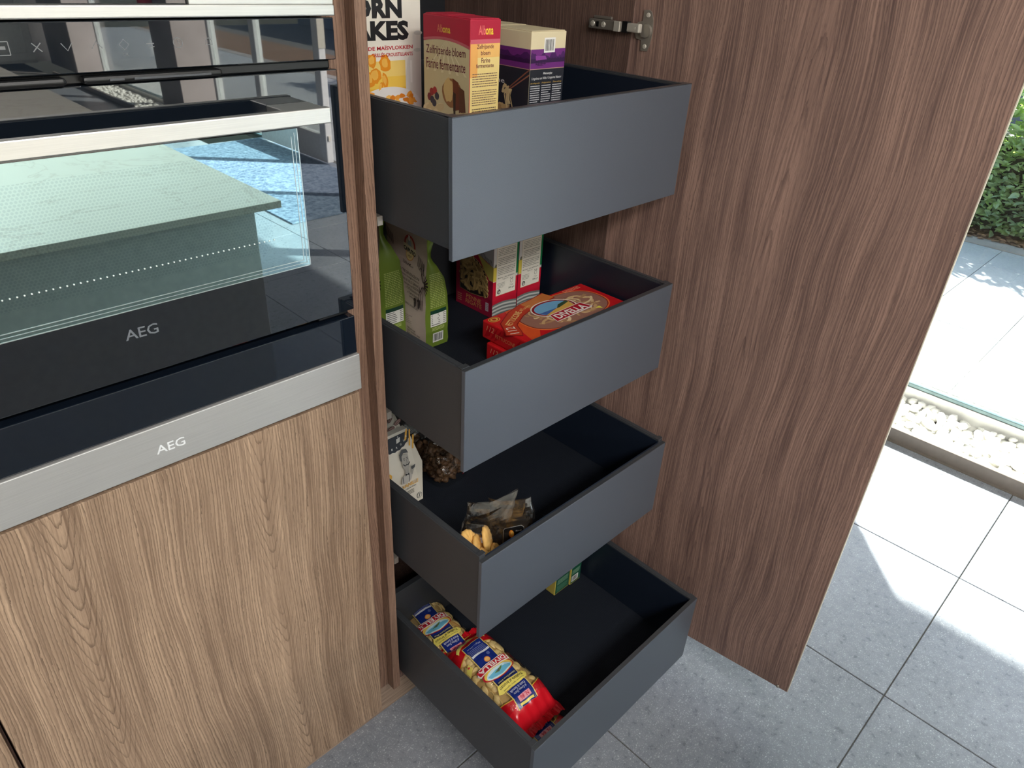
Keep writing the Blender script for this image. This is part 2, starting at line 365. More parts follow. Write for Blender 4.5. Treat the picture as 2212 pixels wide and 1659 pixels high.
    def barcode(s, u0, u1, v0, v1, k=None, horiz=False):
        k = s.k if k is None else k
        s.rect(u0, u1, v0, v1, ink((236, 234, 230)), k)
        n = 22; mu = (u1-u0)*0.1; mv = (v1-v0)*0.12; a = u0+mu
        while a < u1-mu:
            wv = random.choice((1, 1, 2, 3))*(u1-u0)*0.018
            s.rect(a, min(a+wv, u1-mu), v0+mv, v1-mv, ink((30, 32, 36)), k+1); a += wv+random.choice((1, 1, 2))*(u1-u0)*0.02
    def done(s, parent, name='printed_face', world=True, label=None):
        for f in s.bm.faces: f.smooth = False
        return obj(name, s.bm, s.mats, parent, world, label=label)
def PY(y): return lambda u, v, h: Vector((u, y-h, v))       # faces -y, u = world x, v = world z
def PX(x): return lambda u, v, h: Vector((x-h, u, v))       # faces -x, u = world y (reads mirrored unless u falls)
def PXr(x): return lambda u, v, h: Vector((x-h, -u, v))     # faces -x, u = -world y, reads left to right
def PZ(z): return lambda u, v, h: Vector((u, v, z+h))
# ================================================================== the setting
PI = math.pi
XG = 2.68                                            # glass line of the facade
fl = tag(box('floor', (-4.2, 2.14), (-11.6, 1.2), (-0.06, -0.004), 'grout'), kind='structure')
fe = tag(box('floor', (2.14, 2.69), (-5.75, -3.3), (-0.06, 0.0), 'tile'), kind='structure')
TP, TX, TY = 0.6034, 0.9239, -0.782
tile_me = None
def tile_mesh(name, sx, sy, mat, bev=0.0012):
    bm = bx(bmesh.new(), (0.0015, sx-0.0015), (0.0015, sy-0.0015), (-0.010, 0.0), bev, seg=1)
    me = bpy.data.meshes.new(name); bm.normal_update(); bm.to_mesh(me); bm.free(); me.materials.append(MAT[mat]); return me
tm = tile_mesh('tile', TP, TP, 'tile')
for i in range(-8, 2):
    for j in range(-15, 4):
        o = bpy.data.objects.new('tile', tm); COL.objects.link(o); o.parent = fl
        o.location = (TX+i*TP, TY+j*TP, random.uniform(-0.0006, 0.0))
tag(box('ceiling', (-4.2, 2.75), (-11.6, 0.8), (2.7, 2.8), 'wall'), kind='structure')
tag(box('wall_back', (-4.2, 2.75), (0.68, 0.8), (0.0, 2.7), 'wall'), kind='structure')
tag(box('wall_left', (-4.3, -4.2), (-11.6, 0.8), (0.0, 2.7), 'wall'), kind='structure')
tag(box('wall_front', (-4.2, 2.75), (-11.7, -11.6), (0.0, 2.7), 'wall'), kind='structure')
tag(box('roof_overhang', (2.7, 4.08), (-13, 3), (2.62, 2.82), 'frame'), kind='structure')
tag(box('trim_1', (2.6, 2.75), (-11.6, 0.8), (2.5, 2.7), 'frame'), kind='structure')
# terrace outside, 40 cm slabs
te = tag(box('terrace', (2.7, 16), (-16, 10), (-0.06, -0.004), 'grout'), kind='structure')
tt = tile_mesh('slab', 0.405, 0.405, 'terrace', 0.002)
for i in range(6):
    for j in range(-16, 6):
        o = bpy.data.objects.new('slab', tt); COL.objects.link(o); o.parent = te; o.location = (2.735+i*0.405, 0.03+j*0.405, random.uniform(-0.001, 0))
bm = bmesh.new(); bx(bm, (5.18, 5.34), (-16, 10), (-0.05, 0.004)); box_k = tag(obj('kerb_strip', bm, 'concrete'), kind='structure')
tag(box('hedge_bed', (5.34, 6.6), (-16, 10), (-0.05, -0.002), 'soil'), kind='structure')
tag(box('terrace', (2.7, 5.18), (-16, -6.46), (-0.05, 0.0), 'terrace'), kind='structure')
# glazing: panes with white frames along x = 2.68
wn = 0
def window(y0, y1, mull=True, sill=True, z0=0.0):
    global wn; wn += 1
    e = tag(thing('window_%d' % wn, None, None, (XG, (y0+y1)/2, 0)), kind='structure')
    f = bmesh.new()
    for yy in (y0, y1-0.05): bx(f, (XG-0.03, XG+0.04), (yy, yy+0.05), (0.012, 2.5), 0.004)
    bx(f, (XG-0.03, XG+0.04), (y0+0.05, y1-0.05), (2.45, 2.5), 0.004)
    obj('window_frame', f, 'frame', e)
    box('glass_pane', (XG-0.004, XG+0.004), (y0+0.05, y1-0.05), (0.012, 2.45), 'pane', e)
    box('bottom_profile', (XG-0.012, XG+0.012), (y0, y1), (-0.006, 0.012), plainteal, e, 0.003)
    return e
plainteal = plain('slate_blue_profile', (104, 124, 128), 0.3, 0.4)
window(-1.7, 0.66); window(-3.3, -1.7); window(-6.62, -5.66); window(-9.9, -7.95); window(-8.0+0.05, -7.5)
# the leaf of the glazed door on the rug, beside the open doorway
dl = tag(thing('door_1', None, None, (2.62, -5.66, 0)), kind='structure')
f = bmesh.new()
for yy in (-5.64, -4.60): bx(f, (2.60, 2.66), (yy, yy+0.09), (0.02, 2.4), 0.006)
bx(f, (2.60, 2.66), (-5.55, -4.60), (0.02, 0.24), 0.006); bx(f, (2.60, 2.66), (-5.55, -4.60), (2.3, 2.4), 0.006)
obj('door_frame', f, 'frame', dl)
box('glass_pane', (2.626, 2.634), (-5.55, -4.60), (0.24, 2.3), 'pane', dl)
bm = bmesh.new(); bx(bm, (2.598, 2.662), (-4.512, -4.506), (0.9, 1.12), 0.002); bx(bm, (2.62, 2.64), (-4.508, -4.50), (0.2, 0.24))
obj('lock_plate', bm, 'chrome_bright', dl)
for k, (a, b) in enumerate(((-7.5, -6.95), (-11.35, -10.25))):
    tag(box('column', (2.45, 2.8), (a, b), (0, 2.5), 'concrete', None, 0.004), 'fair faced concrete column in the glazed front, %s' % ('beside the doorway' if k == 0 else 'at the far end'), 'column', kind='structure')
# ------------------------------------------------------------------ pebble troughs in front of the glass
def pebble_bm(seed, r=0.02, sub=2):
    rr = random.Random(seed); bm = bmesh.new(); bmesh.ops.create_icosphere(bm, subdivisions=sub, radius=r)
    sx, sy, sz = rr.uniform(0.8, 1.35), rr.uniform(0.7, 1.05), rr.uniform(0.5, 0.8); off = Vector((rr.random()*9, rr.random()*9, 0))
    for v in bm.verts:
        d = 1+0.28*noise.noise(v.co/r*0.9+off); v.co = Vector((v.co.x*sx*d, v.co.y*sy*d, v.co.z*sz*d))
    for f in bm.faces: f.smooth = True
    return bm
peb_me = []
for k in range(7):
    b = pebble_bm(k, 0.021, 2 if k < 7 else 1); me = bpy.data.meshes.new('pebble'); b.to_mesh(me); b.free(); me.materials.append(MAT['pebble']); peb_me.append(me)
peb_small = []
for k in range(3):
    b = pebble_bm(50+k, 0.024, 1); peb_small.append([v.co.copy() for v in b.verts]); faces_small = [tuple(v.index for v in f.verts) for f in b.faces]; b.free()
def trough(y0, y1, label, fine_y=None):
    t = thing('gravel_trough', label, 'planter', ((2.14+XG)/2, (y0+y1)/2, -0.1), kind='structure')
    del t['category']
    bm = bmesh.new(); bx(bm, (2.14, 2.168), (y0, y1), (-0.006, 0.055), 0.002)
    bx(bm, (2.134, 2.142), (y0, y1), (-0.004, 0.004)); bx(bm, (2.130, 2.136), (y0, y1), (-0.004, 0.0015))
    obj('edge_trim', bm, 'bronze', t)
    bm = bmesh.new(); bx(bm, (2.145, 2.165), (y0, y1), (-0.14, 0.0)); bx(bm, (XG-0.014, XG), (y0, y1), (-0.14, -0.008)); bx(bm, (2.14, XG), (y0, y1), (-0.16, -0.14))
    obj('trough_lining', bm, 'white', t)
    V = []; Fc = []; rr = random.Random(3); n = 0
    step = 0.037
    for L in range(3):
        yy = y0
        while yy < y1:
            xx = 2.185+(L % 2)*0.015
            while xx < XG-0.03:
                px, py = xx+rr.uniform(-.01, .01), yy+rr.uniform(-.01, .01); z = -0.115+L*0.028+rr.uniform(-0.007, 0.01)
                if L == 2 and rr.random() < 0.16: xx += step; continue
                if L >= 1 and fine_y and fine_y[0] < py < fine_y[1] and n < 292:
                    o = bpy.data.objects.new('pebble', rr.choice(peb_me)); COL.objects.link(o); o.parent = t
                    o.location = Vector((px, py, z))-t.location; o.rotation_euler = (rr.uniform(-.5, .5), rr.uniform(-.5, .5), rr.uniform(0, 6.3)); s = rr.uniform(0.85, 1.5); o.scale = (s, s, s); n += 1
                else:
                    b = len(V); R = Matrix.Rotation(rr.uniform(0, 6.3), 3, 'Z') @ Matrix.Rotation(rr.uniform(-.5, .5), 3, 'X'); s = rr.uniform(.8, 1.3)
                    for v in rr.choice(peb_small): V.append(R @ v*s+Vector((px, py, z))-t.location)
                    Fc += [tuple(b+i for i in q) for q in faces_small]
                xx += step
            yy += step*(1.0 if L else 1.25)
    me = bpy.data.meshes.new('gravel'); me.from_pydata(V, [], Fc); me.materials.append(MAT['pebble'])
    for p in me.polygons: p.use_smooth = True
    o = bpy.data.objects.new('gravel', me); COL.objects.link(o); o.parent = t; o['kind'] = 'stuff'
trough(-3.3, 0.66, 'bronze edged trough of white pebbles below the near window', (-0.84, -0.13))
trough(-10.2, -7.55, 'bronze edged trough of white pebbles below the far window')
# ------------------------------------------------------------------ hedge of single leaves
def leaf_geo(L, Wd):
    return [(0, 0, 0), (L*.3, Wd*.5, L*.05), (L*.62, Wd*.46, L*.04), (L, 0, -L*.06), (L*.62, -Wd*.46, L*.04), (L*.3, -Wd*.5, L*.05), (L*.5, 0, -L*.03)], \
           [(0, 6, 1), (1, 6, 2), (2, 6, 3), (3, 6, 4), (4, 6, 5), (5, 6, 0)]
def hedge(x0, x1, y0, y1, h, win, n, seed, label):
    rr = random.Random(seed); t = thing('hedge', label, 'hedge', ((x0+x1)/2, (y0+y1)/2, 0))
    bm = bmesh.new(); bx(bm, (x0+.14, x1-.14), (y0+.1, y1-.1), (0.02, h-.32)); obj('opaque_core', bm, plain('dark_core', (34, 44, 30), 0.9), t)  # solid dark core, kept low so sun gets through the top leaves
    bm = bmesh.new()
    for k in range(40):
        y = y0+(y1-y0)*(k+.5)/40; cyl(bm, ((x0+x1)/2, y, 0.0), (rr.uniform(-.1, .1), rr.uniform(-.1, .1), 1), 0.012, h*0.6, 6)
    obj('stem', bm, plain('hedge_stem', (96, 78, 60), 0.9), t)
    lv, lf = leaf_geo(0.088, 0.036); lme = bpy.data.meshes.new('leaf'); lme.from_pydata(lv, [], lf); lme.materials.append(MAT['leaf'])
    V = []; Fc = []; c = 0
    for k in range(n):
        if k < 1200: side = 0; y = rr.uniform(win[0], win[1]); z = rr.uniform(0.03, h)
        else: side = rr.choice((0, 0, 0, 1)); y = rr.uniform(y0, y1); z = rr.uniform(0.03, h)
        dep = rr.uniform(0, .16)
        if k < 260: dep = rr.uniform(-.03, .03)
        if side == 0: p = Vector((x0+dep, y, z))
        else: p = Vector((rr.uniform(x0, x1), y, h-rr.uniform(-.02, .14)))
        if z > h-.1: p.z += rr.uniform(-.04, .05)
        d = Vector((-1.0 if side == 0 else rr.uniform(-.6, .6), rr.uniform(-1, 1), rr.uniform(-.3, .9) if side == 0 else 1)).normalized()
        q = d.to_track_quat('X', 'Z').to_matrix() @ Matrix.Rotation(rr.uniform(-.8, .8), 3, 'X'); s = rr.uniform(.7, 1.25)
        if k < 260:
            o = bpy.data.objects.new('leaf', lme); COL.objects.link(o); o.parent = t; o.location = p-t.location; o.rotation_euler = q.to_euler(); o.scale = (s, s, s)
        else:
            b = len(V)
            for v in lv: V.append(q @ (Vector(v)*s)+p-t.location)
            Fc += [tuple(b+i for i in f) for f in lf]
    me = bpy.data.meshes.new('foliage'); me.from_pydata(V, [], Fc); me.materials.append(MAT['leaf'])
    o = bpy.data.objects.new('foliage', me); COL.objects.link(o); o.parent = t; o['kind'] = 'stuff'
hedge(5.45, 6.2, -7.5, 3.2, 0.98, (-0.35, 0.6), 20000, 5, 'dense green leafy hedge with sunlit yellow green top beyond the terrace')
# dry fallen leaves at the foot of the hedge
V = []; Fc = []; lv, lf = leaf_geo(0.05, 0.03); rr = random.Random(11)
for k in range(700):
    b = len(V); R = Matrix.Rotation(rr.uniform(0, 6.3), 3, 'Z') @ Matrix.Rotation(rr.uniform(-.4, .4), 3, 'X'); p = Vector((rr.gauss(5.40, .05), rr.uniform(-2, 2), 0.012))
    for v in lv: V.append(R @ Vector(v)+p)
    Fc += [tuple(b+i for i in f) for f in lf]
me = bpy.data.meshes.new('fallen_leaves'); me.from_pydata(V, [], Fc); me.materials.append(MAT['soil'])
o = bpy.data.objects.new('fallen_leaves', me); COL.objects.link(o); tag(o, 'dry brown leaves lying along the foot of the hedge', 'leaves', kind='stuff')
tag(box('garden_wall', (9.0, 9.2), (-16, 10), (0, 1.9), plain('dark_grey_fence', (92, 98, 106), 0.7)), 'dark grey garden wall far behind the hedge', 'wall', kind='structure')
# ================================================================== things of the room seen in the oven's glass
ct = thing('kitchen_island', 'long kitchen island with cream veined stone worktop facing the ovens', 'kitchen island', (-0.3, -3.3, 0))
box('worktop', (-0.95, 0.39), (-5.6, -1.11), (0.898, 0.92), 'stone', ct, 0.002)
box('body', (-0.9, 0.33), (-5.5, -1.17), (0.1, 0.898), 'white', ct, 0.003)
box('plinth', (-0.86, 0.29), (-5.45, -1.22), (0.0, 0.1), 'bronze', ct)
bm = bmesh.new(); bx(bm, (1.6, 2.60), (-5.7, -3.35), (0.0, 0.009), 0.003); tag(obj('door_mat', bm, 'rug'), 'mottled blue grey mat on the tiles inside the glazed doorway', 'mat')
wc = thing('white_cupboard', 'white framed cupboard standing before the far wall', 'cupboard', (1.2, -11.2, 0))
box('body', (0.2, 2.2), (-11.55, -11.0), (0.06, 1.9), 'white', wc, 0.004)
for a in (0.22, 1.215):
    d = box('door', (a, a+0.97), (-11.0, -10.98), (0.1, 1.86), 'white', wc, 0.003)
    bm = bmesh.new()
    for X, Z in (((a, a+.09), (0.1, 1.86)), ((a+.88, a+.97), (0.1, 1.86)), ((a+.09, a+.88), (0.1, .19)), ((a+.09, a+.88), (1.77, 1.86))): bx(bm, X, (-10.98, -10.965), Z, .002)
    obj('door_moulding', bm, 'white', wc)
fx = thing('fire_extinguisher', 'red fire extinguisher hanging on the far concrete column', 'extinguisher', (2.38, -7.3, 0.92))
bm = bmesh.new(); cyl(bm, (2.38, -7.3, 0.92), (0, 0, 1), 0.07, 0.42, 28); cyl(bm, (2.38, -7.3, 1.34), (0, 0, 1), 0.07, 0.05, 28, r2=0.02)
obj('cylinder', bm, 'red_foil', fx, smooth=False)
bm = bmesh.new(); cyl(bm, (2.38, -7.3, 1.385), (0, 0, 1), 0.02, 0.05, 14); bx(bm, (2.35, 2.41), (-7.32, -7.22), (1.42, 1.435), .002); obj('valve', bm, 'black', fx)
# ================================================================== oven column
XL, XR = -0.678, -0.077
oc = thing('oven_cabinet', 'tall walnut cabinet housing the built in ovens', 'cabinet', ((XL+XR)/2, 0.3, 0.1))
bm = bmesh.new(); bx(bm, (XL, XL+.018), (0.024, 0.58), (0.1, 2.2)); bx(bm, (XR-.018, XR+.0), (0.024, 0.58), (0.1, 2.2)); bx(bm, (XL+.018, XR-.018), (0.56, 0.58), (0.1, 2.2)); bx(bm, (XL+.018, XR-.018), (0.024, 0.56), (0.1, 0.118))
obj('carcass', bm, 'wood_y', oc)
box('shelf', (XL+.018, XR-.018), (0.022, 0.56), (0.927, 0.945), 'wood_edge', oc)
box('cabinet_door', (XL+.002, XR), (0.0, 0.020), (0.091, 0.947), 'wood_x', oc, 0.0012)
box('filler_strip', (XR-.0, -0.0345), (0.036, 0.054), (0.108, 2.2), 'wood_edge', oc, 0.0005)
nb = thing('neighbouring_cabinet', 'walnut cabinet front left of the oven column', 'cabinet', (-1.0, 0.3, 0.1))
box('cabinet_door', (-1.28, XL-.004), (0.0, 0.020), (0.091, 1.5), 'wood_x', nb, 0.0012); box('carcass', (-1.28, XL-.002), (0.024, 0.58), (0.1, 2.2), 'wood_y', nb)
pl = tag(box('plinth', (-1.28, 0.60), (0.05, 0.066), (0.0, 0.1), 'plinth', None, 0.0008), 'greyish wood plinth board along the floor under the cabinets', 'plinth')
bm = bmesh.new(); bx(bm, (-0.005, 0.05), (0.052, 0.09), (0.1, 0.108)); tag(obj('plinth_lit_strip', bm, 'white'), 'small white strip standing for the lit top of the plinth beside the walnut gable', 'lit_strip')  # white piece put in for a light-struck surface at the plinth top
# --- oven
ov = thing('steam_oven', 'built in black glass oven with steel bar handle above the steel strip drawer', 'oven', (-0.376, 0.02, 1.095))
OL, OR = -0.675, -0.0775
box('housing', (OL+.02, OR-.02), (0.023, 0.55), (1.095, 1.50), 'black', ov)
box('control_panel', (OL, OR), (-0.003, 0.02), (1.4575, 1.5065), 'black_glass', ov, 0.0012)
p = Print(PY(-0.003)); ic = ink((112, 114, 116))
zc = 1.4835
for k, xx in enumerate((-0.447, -0.417, -0.39, -0.362, -0.335, -0.308, -0.278, -0.243)):
    if k == 0: [p.band([(xx-.006, zc+s-.006), (xx+.006, zc+s-.006)], .0009, ic) for s in (0, .012)]; p.band([(xx-.006, zc-.006), (xx-.006, zc+.006)], .0009, ic); p.band([(xx+.006, zc-.006), (xx+.006, zc+.006)], .0009, ic); p.rect(xx-.003, xx+.003, zc-.001, zc+.002, ic)
    elif k == 1: p.band([(xx-.004, zc-.004), (xx+.004, zc+.004)], .001, ic); p.band([(xx-.004, zc+.004), (xx+.004, zc-.004)], .001, ic)
    elif k == 2: p.band([(xx-.005, zc+.003), (xx, zc-.004), (xx+.005, zc+.003)], .0009, ic)
    elif k == 3: p.band([(xx-.005, zc-.003), (xx, zc+.004), (xx+.005, zc-.003)], .0009, ic)
    elif k == 4: p.band([(xx-.005, zc), (xx, zc+.005), (xx+.005, zc), (xx, zc-.005), (xx-.005, zc)], .0009, ic); p.fit('OK', xx-.003, xx+.003, zc-.011, zc-.008, ic)
    elif k == 5: p.band([(xx-.004, zc), (xx+.004, zc)], .0012, ic); p.band([(xx-.002, zc-.003), (xx+.004, zc-.003)], .0009, ic)
    elif k == 6: p.band([(xx+.005*math.cos(t), zc+.005*math.sin(t)) for t in [i*PI/8 for i in range(17)]], .0008, ic); p.band([(xx, zc+.003), (xx, zc), (xx+.002, zc)], .0008, ic)
    else: p.band([(xx-.004, zc-.003), (xx-.003, zc+.002), (xx, zc+.004), (xx+.003, zc+.002), (xx+.004, zc-.003), (xx-.004, zc-.003)], .0008, ic)
p.done(ov, 'touch_symbols')
bm = bmesh.new(); bx(bm, (OL+.01, OR-.006), (0.004, 0.03), (1.446, 1.4575), 0.002)
bx(bm, (OL+.02, -0.40), (-0.012, 0.004), (1.4475, 1.4555), 0.0035); bx(bm, (-0.385, -0.235), (-0.012, 0.004), (1.4475, 1.4555), 0.0035)
obj('vent_strip', bm, 'black', ov)
bm = bmesh.new()
for a, b in ((-0.36, -0.345), (-0.335, -0.25)): bx(bm, (a, b), (-0.0135, -0.012), (1.450, 1.4525), .0004)
obj('vent_slot', bm, 'edge', ov)
dr = box('oven_door', (OL, OR), (-0.003, 0.02), (1.1010, 1.4460), 'black_glass', ov, 0.0012)
bm = bmesh.new(); bx(bm, (-0.608, -0.144), (-0.0036, -0.0031), (1.190, 1.3785)); obj('window_glass', bm, 'window', ov)
bm = bmesh.new()
for k, (a, b) in enumerate(((0.0, 0.0012), (0.005, 0.0058), (0.0095, 0.0105))):
    x0, x1, z0, z1 = -0.608+a, -0.144-a, 1.190+a, 1.3785-a; w_ = b-a
    for X, Z in (((x0, x1), (z0, z0+w_)), ((x0, x0+w_), (z0, z1)), ((x1-w_, x1), (z0, z1))): bx(bm, X, (-0.0040, -0.0036), Z)
obj('window_edge', bm, plain('frosted_edge', (188, 200, 200), 0.2, 0.6), ov)
bm = bmesh.new()
for k in range(58): bmesh.ops.create_icosphere(bm, subdivisions=1, radius=0.0011, matrix=Matrix.Translation((-0.60+k*0.0071, -0.0042, 1.2385)))
obj('reflected_light_dots', bm, ink((240, 245, 240), 0.2), ov)  # pale beads standing in for the row of oven lights reflected in the glass
bm = bmesh.new(); bx(bm, (OL+.046, -0.124), (-0.057, -0.045), (1.392, 1.411), 0.0015); hb = obj('handle', bm, 'steel', ov)
for a, b in ((-0.183, -0.126), (-0.626, -0.569)): box('handle_mount', (a, b), (-0.046, -0.003), (1.394, 1.410), 'steel', ov, 0.001)
box('handle_back', (-0.60, -0.15), (-0.0455, -0.041), (1.3935, 1.4095), 'black', ov)
p = Print(PY(-0.0032)); p.fit('AEG', -0.4055, -0.3655, 1.1525, 1.1665, ink((108, 112, 118)), bold=0.01); p.done(ov, 'logo_print')
box('hinge_bracket', (-0.135, -0.083), (0.006, 0.03), (1.092, 1.099), 'black', ov, 0.002)
# --- drawer below the oven
wd = thing('warming_drawer', 'black glass drawer front with brushed steel strip below the oven', 'drawer', (-0.376, 0.02, 0.95))
box('housing', (OL+.02, OR-.02), (0.024, 0.5), (0.955, 1.088), 'black', wd)
box('glass_panel', (OL, OR), (-0.003, 0.02), (1.0235, 1.0895), 'black_glass2', wd, 0.0015)
box('steel_strip', (OL, OR+.001), (-0.008, 0.02), (0.9575, 1.0230), 'strip', wd, 0.0012)
p = Print(PY(-0.0081)); p.fit('AEG', -0.405, -0.366, 0.9805, 0.994, ink((232, 234, 234), 0.2), bold=0.01); p.done(wd, 'logo_print')
# --- appliance above
mw = thing('upper_oven', 'black glass appliance with steel bar at its foot above the oven controls', 'oven', (-0.376, 0.02, 1.51))
box('housing', (OL+.02, OR-.02), (0.024, 0.5), (1.5085, 1.95), 'black', mw)
box('glass_front', (OL, -0.2605), (-0.001, 0.02), (1.521, 1.95), 'black_glass', mw, 0.001)
bm = bmesh.new(); bx(bm, (OL, OR), (-0.008, 0.02), (1.5085, 1.521), 0.0015); bx(bm, (-0.26, OR), (-0.006, 0.02), (1.521, 1.95), 0.0012)
obj('steel_trim', bm, 'steel', mw)
# ================================================================== larder cabinet
lc = thing('larder_cabinet', 'tall open walnut larder cabinet with four grey pull out drawers and open door', 'cabinet', (0.27, 0.3, 0.1))
box('side_panel', (-0.034, -0.016), (0.013, 0.58), (0.108, 2.2), 'wood_edge2' if 'wood_edge2' in MAT else 'wood_edge', lc, 0.0008)
box('side_panel', (0.568, 0.586), (0.009, 0.58), (0.108, 2.2), 'wood_y', lc, 0.0008)
box('back_panel', (-0.016, 0.568), (0.548, 0.56), (0.108, 2.2), 'dark_in', lc)
box('bottom_panel', (-0.016, 0.568), (0.03, 0.548), (0.108, 0.122), 'wood_y', lc)
box('top_panel', (-0.016, 0.568), (0.02, 0.548), (2.182, 2.2), 'wood_y', lc)
# --- its door, swung open
TH, HX, HY = 0.1392, 0.5812, -0.0298
dt = thing('cabinet_door', None, None, Vector((HX, HY, 0.09))-lc.location, TH-PI/2); dt.parent = lc
def dl_(name, bm, mat): return obj(name, bm, mat, dt, world=False)
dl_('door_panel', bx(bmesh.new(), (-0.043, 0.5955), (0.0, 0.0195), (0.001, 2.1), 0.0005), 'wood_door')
dl_('edge_band', bx(bmesh.new(), (0.5957, 0.5975), (0.0003, 0.0192), (0.001, 2.1), 0.0003), plain('pale_edge_band', (196, 186, 168), 0.5))
bm = bmesh.new(); bmesh.ops.create_uvsphere(bm, u_segments=14, v_segments=8, radius=0.0042, matrix=Matrix.Translation((0.5726, -0.0008, 0.0048)) @ Matrix.Diagonal((1, .8, 1, 1))); dl_('bumper', bm, 'chrome')
# --- hinge
hg = thing('door_hinge', 'nickel plated concealed hinge', None, Vector((HX, HY, 1.478))-lc.location, TH-PI/2); hg.parent = lc
# in the door's local axes: x along the door (negative towards the cabinet), y into the door, z up
def hp(name, bm, mat): return obj(name, bm, mat, hg, world=False, smooth=False)
bm = bmesh.new(); zc = 0.0
out = [(-0.022, 0.034), (-0.012, 0.035), (-0.006, 0.031), (-0.002, 0.02), (-0.0004, 0.008), (0.0, 0.0), (-0.0008, -0.012), (-0.003, -0.024), (-0.0065, -0.0335), (-0.020, -0.0335), (-0.0215, -0.016), (-0.032, -0.014), (-0.0375, -0.004), (-0.037, 0.006), (-0.032, 0.013), (-0.0225, 0.016)]
prism(bm, out, 0.0022, lambda u, v, t: Vector((u, -t, v))); hp('cup_flange', bm, 'chrome')
bm = bmesh.new(); cyl(bm, (-0.0135, -0.0022, 0.0), (0, -1, 0), 0.0125, 0.0045, 24, r2=0.011); hp('cup', bm, 'chrome')
for zz in (0.026, -0.026):
    bm = bmesh.new(); cyl(bm, (-0.0125, -0.002, zz), (0, -1, 0), 0.0042, 0.0018, 16, r2=0.0034); bx(bm, (-0.0147, -0.0103), (-0.0042, -0.0037), (zz-.0005, zz+.0005)); bx(bm, (-0.013, -0.012), (-0.0042, -0.0037), (zz-.0022, zz+.0022)); hp('screw', bm, 'chrome_bright')
# arm: from the cup to the cabinet side, in world coordinates turned into the local frame
Rinv = Matrix.Rotation(-(TH-PI/2), 4, 'Z')
def tol(bm):
    bmesh.ops.transform(bm, matrix=Rinv @ Matrix.Translation(-Vector((HX, HY, 1.478))), verts=bm.verts); return bm
bm = bmesh.new(); bx(bm, (0.5535, 0.5675), (0.024, 0.102), (1.4735, 1.490), 0.0012); hp('arm', tol(bm), 'chrome')
bm = bmesh.new(); bx(bm, (0.5515, 0.556), (0.026, 0.040), (1.4730, 1.4905), 0.0008); hp('arm_cap', tol(bm), 'chrome_bright')
bm = bmesh.new(); bx(bm, (0.5625, 0.5678), (0.055, 0.098), (1.4905, 1.4955), 0.001); hp('mounting_plate', tol(bm), 'chrome')
for yy in (0.092, 0.066):
    bm = bmesh.new(); cyl(bm, (0.5536, yy, 1.482), (-1, 0, 0), 0.0052, 0.0016, 18, r2=0.0045); bx(bm, (0.5516, 0.5522), (yy-.0028, yy+.0028), (1.4814, 1.4826)); bx(bm, (0.5516, 0.5522), (yy-.0006, yy+.0006), (1.4792, 1.4848)); hp('screw', tol(bm), 'chrome_bright')
bm = bmesh.new(); bx(bm, (0.5529, 0.5534), (0.077, 0.083), (1.4775, 1.4865)); hp('slot', tol(bm), 'black')
bm = bmesh.new(); bx(bm, (0.5555, 0.566), (-0.016, 0.012), (1.4745, 1.4895), 0.002); bx(bm, (0.555, 0.556), (-0.008, -0.003), (1.480, 1.484), .0004); hp('link', tol(bm), 'chrome_bright')
bm = bmesh.new(); bx(bm, (0.556, 0.5665), (0.011, 0.0245), (1.4725, 1.4915), 0.001); hp('pivot', tol(bm), 'black')
